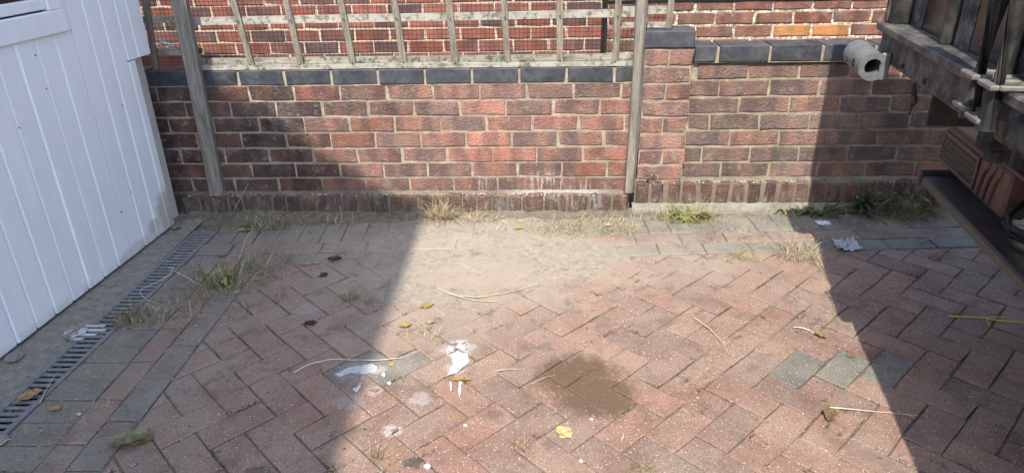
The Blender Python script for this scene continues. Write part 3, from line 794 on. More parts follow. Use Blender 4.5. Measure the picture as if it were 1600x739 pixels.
# net: each wire a fine strand
m = MB(); r2 = random.Random(3)
yv = TY+0.012
def strand(p0, p1, n, amp):
    pts = []
    for i in range(n+1):
        t = i/n; x = p0[0]+(p1[0]-p0[0])*t; z = p0[1]+(p1[1]-p0[1])*t
        wx = amp*mnoise.noise((x*3.1, z*3.1, 1)); wz = amp*mnoise.noise((x*3.1, z*3.1, 8)); wy = 0.006*mnoise.noise((x*4, z*4, 5))
        pts.append((x+wx-tb[0], yv+wy-tb[1], z+wz-tb[2]))
    m.tube(pts, 0.0011, 3, caps=False)
x = -0.22
while x < 2.0:
    strand((x, 0.735 if x < 1.85 else 0.868), (x+0.004, 1.48), 14, 0.006); x += 0.0198
z = 0.748
while z < 1.47:
    strand((-0.22, z), (1.86 if z < 0.87 else 2.0, z+0.003), 44, 0.006); z += 0.0198
m.build('netting', M['net'], TR, kind='stuff')
# old bracket by the left end
m = MB(); bx = WL(313, 79, TY-.03); m.box((-0.011, -0.008, -0.012), (0.011, 0.004, 0.012), bev=0.003)
m.tube([(-0.004, -0.012, -0.006), (0.006, -0.012, 0.006)], 0.003, 6)
m.build('bracket', M['rust'], TR, loc=tuple(bx-np.array(tb)))

# short trellis end left of the post
T2 = empty('trellis_fence', (-0.40, TY, 0.70), 'short grey trellis end between the white garage and the left post', 'trellis')
tb = (-0.40, TY, 0.70)
a0, a1 = WL(240, 82, TY), WL(228, 0, TY)
o = tbox('slat', a0[0]-0.014, a0[0]+0.014, TY-0.022, TY-0.009, 0.708, 1.50, M['slat_wood'], lean=(a1[0]-a0[0])/(a1[2]-a0[2]), par=T2)
zl = WL(262, 80, TY)[2]; tbox('rail', a0[0]-0.28, -0.24, TY-0.008, TY+0.006, zl-0.014, zl+0.014, M['rail_wood'], par=T2)
zl = WL(255, 31, TY)[2]; tbox('rail', a0[0]-0.28, -0.24, TY-0.008, TY+0.006, zl-0.014, zl+0.014, M['rail_wood'], par=T2)
m = MB(); x = a0[0]-0.25
while x < -0.235:
    strand((x, 0.72), (x, 1.48), 14, 0.006); x += 0.0198
z = 0.735
while z < 1.47:
    strand((a0[0]-0.27, z), (-0.235, z), 8, 0.004); z += 0.0198
m.build('netting', M['net'], T2, kind='stuff')

# ------------------------------------------------------------------ timber posts
def post(x0, x1, zb, lean, yaw, label, wy):
    n = 14; W = (x1-x0)/2; m = MB()
    for i in range(n+1):
        z = 1.62*i/n; j = lambda: rnd.uniform(-.0012, .0012)
        for xx, yy in ((-W, -wy+.006), (-W+.006, -wy), (W-.014, -wy), (W, -wy+.016), (W, wy), (-W, wy)):
            m.v.append((xx+j()+0.003*math.sin(z*3), yy+j(), z))
    for i in range(n):
        for q in range(6):
            r = (q+1) % 6; m.f.append((i*6+q, i*6+r, (i+1)*6+r, (i+1)*6+q)); m.mi.append(0)
    m.f += [(5, 4, 3, 2, 1, 0), tuple(n*6+q for q in range(6))]; m.mi += [0, 0]
    me = m.mesh('fence_post', M['post_wood'])
    p = obj('fence_post', me, None, ((x0+x1)/2, -0.028, zb), label=label, cat='post', group='timber fence posts')
    p.rotation_euler = (0, lean, yaw); return p
post(-0.2335, -0.1690, 0.093, 0.008, 0.10, 'grey timber post at the left end of the brick wall near the garage', 0.026)
post(1.8365, 1.8835, 0.098, 0.004, 0.0, 'narrow grey timber post standing beside the brick pier', 0.024)

# ------------------------------------------------------------------ garage with white boarded front
GA = math.atan2(-0.0625, 1)                    # local y runs along the front
GR = empty('garage', (-0.354, -0.2, 0), 'white boarded garage front with grooved panels at the left', 'garage', rz=GA)
def board(y0, y1, z0, z1, parent, off=0.0, name='board', xo=0.0, ga=0.0075, gb=0.0075):
    """one vertical board with V-grooved edges; looks to +x; local y along the front"""
    d = 0.0085; m = MB()
    for z in (z0, z1):
        for yy, xx in ((y0, -0.025), (y0, -d if ga > .003 else -.001), (y0+ga, 0), (y1-gb, 0), (y1, -d if gb > .003 else -.001), (y1, -0.025)):
            m.v.append((xx+xo, yy-y0, z-z0))
    for q in range(6):
        r = (q+1) % 6; m.f.append((q, 6+q, 6+r, r)); m.mi.append(0)
    m.f += [tuple(range(5, -1, -1))[::-1], tuple(range(11, 5, -1))]; m.mi += [0, 0]
    o = m.build(name, M['board'], parent, loc=(rnd.uniform(-.0012, .0012), y0, z0))
    o.rotation_euler = (0, 0, rnd.uniform(-.012, .012)); return o
yo = 0.2                                        # local y = world Y + 0.2 roughly
ed = [-0.0, -0.055, -0.155, -0.255, -0.352]
board(ed[1]+.0003, ed[0], 0.012, 0.795, GR)
for a_, c_ in zip(ed[1:], ed[2:]): board(c_+(.0003 if c_ > -.35 else .001), a_-.0003, 0.012, 2.1, GR, ga=.0075 if c_ > -.35 else .001)
board(ed[1]+.0003, 0.022, 0.8, 2.1, GR); board(0.0225, 0.125, 0.8, 2.1, GR)
# door leaf
DL = MB(); DL.box((-0.05, -2.42, 0.016), (-0.026, -0.358, 2.08)); DR = DL.build('garage_door', M['dark'], GR)
y = -0.3555; k = 0
while y > -2.4:
    y2 = y-0.0985
    board(y2+.0003, y-.0003, 0.012, 0.974, DR, xo=-0.001, gb=.001 if k == 0 else .0075); y = y2; k += 1
def frame_box(a, c, bev=0.004, name='rail', mat='board', par=DR):
    m = MB(); m.box(a, c, bev=bev); return m.build(name, M[mat], par)
zt = 0.984
frame_box((-0.02, -2.4, zt-0.010), (0.010, -0.375, zt+0.072), name='rail')
frame_box((-0.02, -0.452, zt+0.0725), (0.0098, -0.375, 2.0), name='stile')
frame_box((-0.02, -1.40, zt+0.0725), (0.0098, -1.34, 2.0), name='stile')
frame_box((-0.022, -1.338, zt+0.079), (0.003, -0.453, zt+0.118), name='window_bead')
frame_box((-0.022, -0.492, zt+0.1185), (0.003, -0.4525, 1.95), name='window_bead')
frame_box((-0.02, -0.372, 0.975), (0.004, -0.3575, 2.05), 0.002, name='edge_strip')
m = MB(); m.box((-0.018, -1.338, zt+0.10), (-0.014, -0.46, 1.9)); m.build('pane', M['glass'], DR)
for (px_, py_, r_) in ((55, 87, .0028), (72, 139, .0024), (191, 165, .0028), (190, 331, .0035), (97, 40, .002), (52, 5, .002), (30, 200, .002), (205, 300, .002)):
    d_ = ray(px_, py_); nn = np.array((1, -0.0625, 0)); t_ = (nn@(np.array((-.354, -.2, 0))-np.array(CAM)))/(nn@d_); q_ = np.array(CAM)+d_*t_
    m = MB(); m.tube([(-.002, 0, 0), (.0022, 0, 0)], r_, 8); yl = (q_[1]+.2)/math.cos(GA)
    m.build('screw', M['grime'], GR, loc=(0, yl, q_[2]))
# body of the garage: wall behind the boards, flat roof
m = MB(); m.box((-4.0, -3.9, 0.0), (-0.052, 0.12, 2.12)); m.build('wall', M['render'], GR)
m = MB(); m.box((-4.05, -3.95, 2.122), (0.01, 0.14, 2.2)); m.build('roof', M['felt'], GR)
m = MB(); m.box((-0.02, -3.9, 0.012), (0, -2.43, 2.1)); m.build('side_panel', M['board'], GR)

# ------------------------------------------------------------------ two-storey house behind the viewer that throws the left shadow
XE, ZE = -0.20, (0.852+0.20)/SUN_A
YE = -0.06-ZE*SUN_B; PT = 0.74
HS = empty('house', (-4.0, YE-4, 0), 'two storey house with pitched tiled roof beyond the garage, out of the picture', 'house')
def hb(name, mat, a, c):
    m = MB(); m.box(tuple(np.array(a)-np.array((-4.0, YE-4, 0))), tuple(np.array(c)-np.array((-4.0, YE-4, 0)))); return m.build(name, M[mat], HS)
hb('wall', 'render', (XE-7.4, YE-8, 0), (XE-0.25, YE-0.1, ZE-0.15))
m = MB(); XR = XE-3.8; ZR = ZE+PT*3.8
pr = [(XE, ZE), (XR, ZR), (XE-7.6, ZE), (XE-7.6, ZE-.15), (XE, ZE-.15)]
o_ = np.array((-4.0, YE-4, 0))
vs = [np.array((x, YE, z))-o_ for x, z in pr]+[np.array((x, YE-8.2, z))-o_ for x, z in pr]
m.add(vs, [(0, 1, 2, 3, 4), (9, 8, 7, 6, 5)]+[(i, 5+i, 5+(i+1) % 5, (i+1) % 5) for i in range(5)]); m.build('roof', M['tile'], HS)
for yy in (-2.2, -5.0):
    for zz in (1.0, 3.4):
        w_ = hb('window', 'board', (XE-0.26, YE+yy-1.2, zz), (XE-0.22, YE+yy, zz+1.2))
        m = MB(); q0 = np.array((XE-0.219, YE+yy-1.1, zz+.1))-o_; q1 = np.array((XE-0.215, YE+yy-.1, zz+1.1))-o_; m.box(q0, q1); m.build('pane', M['glass'], w_)

# ------------------------------------------------------------------ channel drain
xl = lambda y: -0.228+0.0165*(y+0.3); xr = lambda y: -0.118+0.04*(y+0.28)*0.6
DN = empty('channel_drain', (-0.19, -1.5, 0), 'long slotted metal channel drain along the white garage door', 'drain')
def dl(x, y, z): return (x+0.19, y+1.5, z)
m = MB()
for ya, yb in ((-3.2, -0.285),):
    n = 40
    for xa, xb in (((lambda y: xl(y)-.004), (lambda y: xl(y)+0.013)), ((lambda y: xr(y)-0.014), (lambda y: xr(y)+.003))):
        o0 = len(m.v)
        for i in range(n+1):
            y = ya+(yb-ya)*i/n; zt_ = 0.003+0.0012*mnoise.noise((y*5, xa(y), 0))
            m.v += [dl(xa(y), y, -0.03), dl(xa(y), y, zt_), dl(xb(y), y, zt_), dl(xb(y), y, -0.03)]
        for i in range(n):
            for q in range(3): m.f.append((o0+i*4+q, o0+(i+1)*4+q, o0+(i+1)*4+q+1, o0+i*4+q+1)); m.mi.append(0)
m.build('side_rail', M['grate'], DN)
m = MB(); m.box(dl(-0.27, -3.2, -0.058), dl(-0.10, -0.27, -0.045)); m.build('channel_bed', M['dark'], DN)
m = MB(); m.box(dl(-0.232, -0.287, -0.03), dl(-0.118, -0.272, 0.004)); m.build('end_bar', M['grate'], DN)
bar_mesh = None
y = -0.297; nb = 0
while y > -2.6:
    if bar_mesh is None:
        mm = MB(); L = 0.085
        prof = [(-0.0070, -0.007), (-0.0070, -0.0025), (-0.0036, 0.0), (0.0036, 0.0), (0.0070, -0.0025), (0.0070, -0.007)]
        for xx in (-0.5, 0.5):
            for py_, pz_ in prof: mm.v.append((xx, py_, pz_))
        for q in range(6):
            r = (q+1) % 6; mm.f.append((q, r, 6+r, 6+q)); mm.mi.append(0)
        bar_mesh = mm.mesh('bar', M['grate'])
    a_, c_ = xl(y)+0.011, xr(y)-0.012
    o = obj('bar', bar_mesh, DN, dl((a_+c_)/2, y, 0.0015+rnd.uniform(-.001, .0005)))
    o.scale = (c_-a_, 1, 1); o.rotation_euler = (0, 0, rnd.uniform(-.015, .015)); y -= 0.0283; nb += 1

m = MB(); y = -0.311
while y > -2.5:
    if rnd.random() < .42:
        a_, c_ = xl(y)+0.013, xr(y)-0.014; u0 = rnd.uniform(0, .6); u1 = min(1, u0+rnd.uniform(.25, .9))
        n = 6
        for i in range(n):
            x0_, x1_ = a_+(c_-a_)*(u0+(u1-u0)*i/n), a_+(c_-a_)*(u0+(u1-u0)*(i+1)/n)
            zt_ = -.004-rnd.random()*.006*(1+abs(i-n/2)); m.box((x0_, y-.0068, -.044), (x1_, y+.0068, zt_))
    y -= 0.0283
m.build('drain_silt', M['dirt'], kind='stuff', label='silt and crumbs clogging slots of the channel drain', cat='silt')
# ------------------------------------------------------------------ tipper truck at the right
TO = (2.459, -1.318, 0.0); TA = math.atan2(-0.168, 0.986)
TK = empty('tipper_truck', TO, 'rear of a grimy black tipper truck parked along the wall at right', 'truck', rz=TA)
def tp(name, mat, fn, par=TK, **kw):
    m = MB(); fn(m); return m.build(name, M[mat], par, **kw)
VF, VN = 0.47, -1.55                            # far and near ends of the tail
tp('rear_beam', 'truck_dust', lambda m: m.box((0, VN, 0.90), (0.06, VF, 0.984), bev=0.004))
tp('ledge', 'truck_ledge', lambda m: m.box((-0.022, VN, 0.989), (0.075, VF+.004, 1.014), bev=0.004))
tg = tp('tailgate', 'gate', lambda m: m.box((0.060, VN, 1.0145), (0.075, VF-.03, 1.80)))
for v in (0.42, 0.045, -0.33, -0.72, -1.1): tp('rib', 'truck', lambda m: m.box((0.028 if v != .42 else 0.0, v-0.010, 1.0142), (0.0598, v+0.010, 1.80), bev=0.003), tg)
for a_, c_ in ((0.30, 0.404), (-0.07, 0.030)):
    tp('dusty_panel', 'panel_dust', lambda m: m.box((0.0582, a_, 1.0143), (0.0597, c_, 1.78)), tg)
tp('top_rail', 'truck', lambda m: m.box((0.02, VN, 1.801), (0.08, VF, 1.86), bev=0.004), tg)
tp('corner_post', 'truck_dust', lambda m: m.box((-0.004, VF-.028, 1.0146), (0.06, VF, 1.86), bev=0.004))
tp('side_board', 'truck', lambda m: m.box((0.08, VF-.05, 1.0), (3.4, VF-.01, 1.80), bev=0.003))
tp('side_board', 'truck', lambda m: m.box((0.08, VN, 1.0), (3.4, VN+.04, 1.80), bev=0.003))
tp('headboard', 'truck', lambda m: m.box((3.401, VN, 1.0), (3.45, VF, 2.0), bev=0.003))
tp('bed_floor', 'truck', lambda m: m.box((0.0605, VN+.002, 0.93), (3.45, VF-.012, 0.988)))
for v in (-0.12, -0.98): tp('chassis_rail', 'truck', lambda m: m.box((0.42, v-0.04, 0.62), (3.45, v+0.04, 0.80), bev=0.005))
tp('cross_member', 'truck', lambda m: m.box((0.40, VN+.12, 0.66), (0.46, VF-.10, 0.80), bev=0.005))
# galvanised tube at the far corner
def tube_fn(m):
    m.ring((-0.050, 0.315, 0.895), (-0.058, 0.50, 0.905), 0.044, 0.026, 28)
tb_ = tp('roller_tube', 'zinc', tube_fn)
tp('end_plate', 'zinc', lambda m: m.box((-0.030, 0.3155, 0.852), (-0.001, 0.336, 0.938), bev=0.005), tb_)
tp('bore_end', 'dark', lambda m: m.box((-0.085, 0.42, 0.874), (-0.03, 0.425, 0.926)), tb_)
for vv in (0.372, 0.452): tp('slot', 'dark', lambda m: m.box((-0.0985, vv-0.006, 0.885), (-0.092, vv+0.006, 0.91)), tb_)
for v in (0.40, 0.20, 0.0, -0.22): 
    tp('bolt', 'grime', lambda m: m.tube([(0.001, v, 0.922), (-0.007, v, 0.922)], [0.0085, 0.0075], 6))
tp('weld_seam', 'rust', lambda m: m.tube([(-0.001, VF-.01, 0.986), (-0.002, 0.2, 0.987), (-0.001, -0.3, 0.986)], [0.003, 0.004, 0.003], 5))
for v in (0.34, 0.11, -0.14, -0.30): tp('rivet', 'clip', lambda m: m.tube([(0.0605, v, 1.045), (0.056, v, 1.045)], [0.006, 0.004], 8), tg)
# under-ride bumper with lip
bu = tp('bumper', 'bumper', lambda m: (m.box((0.222, -1.45, 0.462), (0.36, 0.462, 0.498), bev=0.006)))
tp('bumper_lip', 'bumper', lambda m: m.box((0.214, 0.4625, 0.468), (0.36, 0.485, 0.514), bev=0.006), bu)
for v in (-0.2, -0.95): tp('bracket', 'truck', lambda m: m.box((0.33, v-0.03, 0.4985), (0.42, v+0.03, 0.66), bev=0.004), bu)
# rear lamp cluster
LZ0, LZ1 = 0.512, 0.650
def shell(m):
    m.box((0.302, 0.045, LZ0), (0.372, 0.578, LZ1), bev=0.008)
la = tp('tail_lamp', 'lamp_frame', shell)
tp('lamp_top', 'bumper', lambda m: m.box((0.305, -0.62, LZ1+.001), (0.40, 0.580, LZ1+.014), bev=0.003))
tp('lens', 'lamp_lens', lambda m: m.box((0.2975, 0.262, LZ0+0.026), (0.3018, 0.545, LZ1-0.026), bev=0.0018), la)
def rim(m):
    for a_, c_ in (((0.293, 0.252, LZ1-0.026), (0.3015, 0.556, LZ1-0.016)), ((0.293, 0.252, LZ0+0.016), (0.3015, 0.556, LZ0+0.026)), ((0.293, 0.2515, LZ0+0.0262), (0.3015, 0.2618, LZ1-0.0262)), ((0.293, 0.5455, LZ0+0.0262), (0.3015, 0.556, LZ1-0.0262))): m.box(a_, c_, bev=0.002)
tp('lens_rim', 'lamp_frame', rim, la)
def studs(m):
    for i in range(13):
        for j in range(4):
            c = np.array((0.2965, 0.275+i*0.021+(0.0105 if j % 2 else 0), LZ0+0.040+j*0.0195)); r = 0.0085
            m.tube([c, c+np.array((-0.0045, 0, 0))], [r, r*0.55], 6)
tp('lens_studs', 'lamp_lens', studs, la)
for i, vv in enumerate((0.208, 0.165, 0.122)):
    tp('lamp_rib', 'lamp_frame', lambda m: m.tube([(0.300, vv+.012, LZ0+.012), (0.2975, vv+.008, LZ0+.05), (0.2975, vv, LZ0+.09), (0.302, vv-.022, LZ1-.012)], [0.006, 0.0085, 0.0085, 0.005], 8), la)
# hinge posts, clips and grimy housings to the right
for k_, v in enumerate((-0.40, -0.495)):
    tp('hinge_post', 'truck', lambda m: m.tube([(-0.035, v, 0.93), (-0.035, v, 1.2), (-0.03, v+.002, 1.48)], 0.021, 10), smooth=False)
for (v, z, w0) in ((-0.385, 1.016, -0.058), (-0.485, 1.016, -0.060), (-0.375, 0.945, -0.055), (-0.460, 0.940, -0.058)):
    def clipf(m):
        m.box((w0, v-0.042, z), (w0+0.018, v+0.030, z+0.012), bev=0.003); m.box((w0+.0185, v+0.016, z), (0.02, v+0.030, z+0.0118), bev=0.003); m.box((w0+.0185, v-0.042, z), (0.02, v-0.028, z+0.0118), bev=0.003)
    tp('clip', 'clip', clipf)
def hous(m):
    m.box((-0.02, -0.70, 0.905), (0.058, -0.535, 0.985), bev=0.02); m.box((-0.012, -0.455, 0.86), (0.07, -0.40, 0.935), bev=0.012)
    m.tube([(0.02, -0.44, 0.845), (0.02, -0.44, 0.87)], 0.02, 10); m.tube([(0.02, -0.57, 0.875), (0.02, -0.57, 0.91)], 0.026, 10)
tp('latch_housing', 'grime', hous)
tp('mud_plate', 'truck', lambda m: m.box((0.0605, 0.088, 0.775), (0.46, 0.102, 0.929), bev=0.003))
tp('hanging_strap', 'rust', lambda m: m.tube([(0.03, 0.155, 0.90), (0.028, 0.16, 0.87), (0.034, 0.15, 0.83), (0.03, 0.155, 0.79)], [0.012, 0.007, 0.011, 0.006], 6))
tp('cable', 'rubber', lambda m: m.tube([(0.36, 0.02, 0.60), (0.30, -0.005, 0.545), (0.285, -0.06, 0.53), (0.30, -0.13, 0.54), (0.36, -0.22, 0.57), (0.44, -0.3, 0.6)], 0.010, 8), smooth=True)
tp('cable', 'rubber', lambda m: m.tube([(0.34, 0.03, 0.565), (0.295, 0.00, 0.52), (0.29, -0.07, 0.512), (0.33, -0.16, 0.515), (0.42, -0.28, 0.53)], 0.008, 8), smooth=True)
for v in (VF-.22, VN+.22):
    wy = MB(); wy.tube([(1.15, v-0.11, 0.36), (1.15, v+0.11, 0.36)], 0.36, 28); o = wy.build('wheel', M['rubber'], TK)
    wy = MB(); wy.tube([(1.15, v-0.113, 0.36), (1.15, v+0.113, 0.36)], 0.19, 20); wy.build('rim', M['grime'], o)

# ------------------------------------------------------------------ plants
def blades(m, cx, cy, n, h, spread, lean, mi, w=0.0028, cz=0.0, droop=0.5, seed=None, ex=1.0, ey=1.0):
    r = rnd
    for _ in range(n):
        a = r.uniform(0, 2*math.pi); rr = spread*math.sqrt(r.random())
        bx_, by_ = cx+math.cos(a)*rr*ex, cy+math.sin(a)*rr*ey
        da = a+r.uniform(-1.3, 1.3) if r.random() < .6 else r.uniform(0, 6.283); L = h*(0.25+0.95*r.random()**1.6); ln = min(2.2, lean*r.uniform(0.35, 1.6))
        pts = []
        segs = 4
        ang = ln*0.5
        x_, y_, z_ = bx_, by_, cz
        for i in range(segs+1):
            pts.append((x_, y_, max(z_, 0.001)))
            st = L/segs; ang2 = ang+droop*ln*i/segs*1.6
            da += r.uniform(-.35, .35)*(1 if i else 0); ang2 += r.uniform(-.22, .22)
            x_ += math.cos(da)*math.sin(ang2)*st; y_ += math.sin(da)*math.sin(ang2)*st; z_ += math.cos(ang2)*st
        px_, py_ = -math.sin(da+r.uniform(-.6, .6)), math.cos(da)
        o0 = len(m.v); ww = w*r.uniform(0.6, 1.2)
        for i, p in enumerate(pts):
            q = ww*(1-0.8*i/segs)/2
            m.v += [(p[0]-px_*q, p[1]-py_*q, p[2]), (p[0]+px_*q, p[1]+py_*q, p[2]+q*0.3)]
        for i in range(segs): m.f.append((o0+2*i, o0+2*i+1, o0+2*i+3, o0+2*i+2)); m.mi.append(mi)
MATS = ['grass', 'straw', 'straw_brown', 'grass_yellow', 'straw_pale']
def tuft(px, py, parts, label, name='grass_tuft', group=None, z=0.0, cat='grass tuft', ex=1.0, ey=1.0):
    g = G(px, py, z); m = MB()
    for mi, n, h, sp, ln, w in parts: blades(m, 0, 0, n, h, sp, ln, mi, w, ex=ex, ey=ey)
    return m.build(name, [M[q] for q in MATS], loc=tuple(g), label=label, cat=cat, group=group)
GW, DT = 'weeds in the paving', 'weeds along the wall foot'
tuft(345, 447, [(0, 50, .12, .05, 1.2, .0050), (1, 130, .13, .10, 1.7, .0026), (2, 220, .08, .16, 2.1, .003), (4, 18, .20, .07, .8, .0018), (3, 30, .10, .07, 1.5, .003)], 'tall half green grass tuft in the shaded paving right of the drain', group=GW, ex=1.3)
tuft(392, 418, [(1, 80, .09, .10, 1.8, .0025), (2, 130, .07, .14, 2.1, .003), (0, 16, .08, .05, 1.2, .005), (4, 6, .17, .05, .8, .0018)], 'thin dry tuft just behind the half green grass tuft', group=GW, ex=1.2)
tuft(255, 492, [(1, 120, .08, .10, 1.9, .0026), (2, 180, .06, .13, 2.1, .003), (4, 18, .12, .09, 1.6, .0018)], 'sprawling straw coloured tuft beside the middle of the drain', group=GW, ex=1.4)
tuft(208, 500, [(2, 140, .07, .06, 1.5, .003), (0, 14, .10, .03, .6, .005), (1, 50, .07, .06, 1.4, .003)], 'small brown weed clump at the drain edge', group=GW)
tuft(410, 357, [(2, 90, .08, .09, 1.5, .003), (1, 60, .09, .09, 1.3, .0025), (0, 20, .07, .06, 1.0, .003), (4, 10, .19, .05, .7, .002)], 'wispy weeds at the left wall foot in shade', group=DT, ex=1.6, ey=.5)
tuft(520, 352, [(1, 40, .07, .14, 1.6, .0025), (2, 30, .06, .14, 1.6, .003), (4, 6, .14, .1, 1.2, .002)], 'flat dry wisps along the shaded wall foot', group=DT, ex=1.7, ey=.35)
tuft(688, 341, [(1, 170, .15, .06, 1.2, .0026), (2, 120, .12, .07, 1.6, .003), (4, 34, .18, .06, 1.1, .002)], 'tall dead straw clump against the wall at the shadow edge', group=DT, ey=.5)
tuft(750, 343, [(1, 70, .06, .06, 1.4, .003), (2, 40, .05, .07, 1.5, .003), (4, 6, .1, .04, 1.2, .0022)], 'low dead grass clump right of the tall straw clump', group=DT, ex=1.5, ey=.5)
tuft(925, 357, [(1, 260, .075, .18, 2.0, .0024), (2, 90, .07, .16, 1.6, .003), (3, 30, .07, .12, 1.3, .003), (4, 20, .11, .13, 1.2, .002)], 'broad mat of dry weeds at the wall foot before the pier', group=DT, ex=1.25, ey=.55)
tuft(845, 362, [(1, 30, .06, .05, 1.0, .0022), (2, 15, .05, .05, 1.4, .003)], 'thin dry sprig left of the broad weed mat', group=DT)
tuft(1068, 342, [(3, 150, .12, .09, 1.5, .0036), (0, 100, .10, .11, 1.7, .004), (1, 170, .10, .13, 1.8, .0026), (4, 14, .17, .06, .9, .0018)], 'bushy yellow green grass tuft below the pier', group=DT, ex=1.15, ey=.5)
tuft(1160, 402, [(3, 60, .045, .045, 1.3, .004), (1, 40, .05, .05, 1.4, .003), (2, 30, .04, .05, 1.5, .003)], 'low yellowish weed in the grey border row', group=GW, ex=1.3)
tuft(1250, 398, [(1, 260, .09, .08, 1.9, .003), (4, 60, .11, .075, 1.9, .0022), (2, 90, .07, .09, 2.0, .003)], 'heap of yellow hay at the truck shadow edge', 'hay_clump', group=GW, ex=1.3)
tuft(1150, 368, [(1, 50, .06, .06, 1.5, .0025), (4, 14, .06, .05, 1.5, .002)], 'loose wisp of hay on the red border row', 'hay_wisp', group=GW, ex=1.4)
tuft(1228, 330, [(0, 120, .065, .06, 1.4, .004), (3, 90, .055, .07, 1.5, .003), (1, 70, .06, .09, 1.5, .0025)], 'low green grass at the wall foot in the sun', group=DT, ex=1.4, ey=.5)
tuft(1278, 335, [(0, 90, .06, .06, 1.2, .004), (3, 20, .05, .05, 1.3, .003)], 'green grass at the wall foot just inside the truck shadow', group=DT, ex=1.2, ey=.5)
tuft(1420, 338, [(2, 300, .19, .11, 1.4, .003), (1, 150, .19, .11, 1.3, .0022), (3, 40, .10, .08, 1.0, .003), (4, 20, .15, .08, .8, .002)], 'tangled dead weeds beneath the bumper end', group=DT, ex=1.1, ey=.6)
tuft(1360, 342, [(2, 60, .06, .09, 1.5, .003), (1, 40, .06, .09, 1.5, .003), (4, 6, .12, .04, .6, .002)], 'dry litter of weeds between the leafy weed and the bumper', group=DT, ex=1.5, ey=.4)
tuft(548, 468, [(2, 40, .06, .035, 1.2, .003), (1, 24, .07, .04, 1.2, .0022)], 'small dead sprig in the shaded paving', group=GW)
tuft(570, 482, [(1, 30, .07, .06, 1.5, .002), (2, 16, .05, .05, 1.5, .002)], 'sparse straw by the small dead sprig', group=GW, ex=1.4)
tuft(372, 488, [(2, 40, .05, .07, 1.5, .003), (1, 24, .06, .06, 1.4, .002)], 'low dead weed on the grey side row', group=GW, ex=1.2)
tuft(440, 466, [(2, 26, .05, .025, 1.1, .003), (1, 10, .05, .03, 1.2, .002)], 'tiny brown sprig at the paving edge in shade', group=GW)
tuft(655, 532, [(1, 34, .06, .06, 1.5, .002), (3, 20, .04, .05, 1.5, .002), (4, 8, .08, .05, 1.5, .002)], 'yellow wisps beside the tall paint mark', group=GW, ex=1.2)
tuft(590, 712, [(1, 26, .05, .022, 1.0, .002), (2, 24, .04, .022, 1.2, .003)], 'small dry tuft low in the frame at the shadow edge', group=GW)
tuft(810, 700, [(1, 26, .045, .025, 1.2, .002), (2, 24, .035, .025, 1.3, .003)], 'small dry tuft in a joint at the bottom centre', group=GW)
tuft(1005, 732, [(3, 26, .045, .025, 1.2, .002), (2, 30, .035, .03, 1.3, .003)], 'greenish tuft in a joint at the bottom edge', group=GW)
tuft(1330, 392, [(2, 26, .03, .03, 1.4, .003)], 'tiny dead weed next to the plastic scrap', group=GW)
tuft(1465, 405, [(2, 40, .04, .03, 1.3, .003)], 'dark little weed in the truck shadow', group=GW)
# leafy weed in the shade of the truck
def leafshape(m, base_, d, L, W, curl, mi=0, tip=0.3):
    d = np.array(d, float); d /= np.linalg.norm(d); s_ = np.cross(d, (0, 0, 1)); s_ = s_/(np.linalg.norm(s_)+1e-6); up_ = np.cross(s_, d)
    n = 6; o0 = len(m.v)
    for i in range(n+1):
        t = i/n; w = W*math.sin(math.pi*min(1, t*0.93+0.05))**0.8; c = np.array(base_)+d*L*t-up_*curl*t*t*L
        m.v += [tuple(c-s_*w/2+up_*w*0.15), tuple(c), tuple(c+s_*w/2+up_*w*0.15)]
    for i in range(n):
        for q in range(2): m.f.append((o0+3*i+q, o0+3*i+q+1, o0+3*i+q+4, o0+3*i+q+3)); m.mi.append(mi)
g = G(1335, 318, 0.02); m = MB()
for i in range(46):
    a = rnd.uniform(0, 2*math.pi); el = rnd.uniform(0.15, 1.3)
    leafshape(m, (rnd.uniform(-.03, .03), rnd.uniform(-.02, .02), rnd.uniform(0, .06)), (math.cos(a)*math.cos(el), math.sin(a)*math.cos(el)*0.7-0.2, math.sin(el)), rnd.uniform(.05, .10), rnd.uniform(.011, .02), rnd.uniform(.2, .8))
for i in range(14):
    a = rnd.uniform(0, 2*math.pi); leafshape(m, (-.02+rnd.uniform(-.03, .03), 0, 0.13+rnd.uniform(-.01, .02)), (math.cos(a), math.sin(a)*.6, 0.3), .035, .008, .4)
m.tube([(-.02, 0, 0), (-.025, 0, .08), (-.02, 0, .14)], 0.0015, 4, 1)
m.tube([(.05, -.01, .0), (.035, -.01, .05), (.02, -.012, .10)], 0.0013, 4, 1)
wd = m.build('leafy_weed', [M['weed'], M['straw_brown']], loc=(g[0], -0.10, 0.012), label='leafy dark green weed at the wall foot in the truck shadow', cat='weed')
def broad(px, py, n, L, sp, mats, label, hz=0.05, ey=.5):
    g_ = G(px, py, 0.0); m = MB()
    for i in range(n):
        a = rnd.uniform(0, 6.283); el = rnd.uniform(0.05, 1.0); rr = sp*math.sqrt(rnd.random())
        leafshape(m, (math.cos(a)*rr, math.sin(a)*rr*ey, rnd.uniform(0.004, hz)), (math.cos(a+rnd.uniform(-1, 1))*math.cos(el), math.sin(a)*math.cos(el)*.7-.15, math.sin(el)), L*rnd.uniform(.5, 1.2), L*rnd.uniform(.16, .3), rnd.uniform(.2, .9), rnd.choice((0, 0, 1)))
    for i in range(n//5):
        a = rnd.uniform(0, 6.283); x_, y_ = rnd.uniform(-sp, sp), rnd.uniform(-sp, sp)*ey
        m.tube([(x_, y_, 0), (x_+math.cos(a)*.03, y_+math.sin(a)*.02, hz*.9), (x_+math.cos(a)*.07, y_+math.sin(a)*.03, hz*1.7)], 0.0011, 4, 2)
    return m.build('leafy_weed', [M[q] for q in mats], loc=tuple(g_), label=label, cat='weed', group='leafy weeds at the wall foot')
broad(1235, 331, 46, .045, .09, ('grass', 'grass_yellow', 'straw'), 'low spreading green weed beside the dull red scrap', .02)
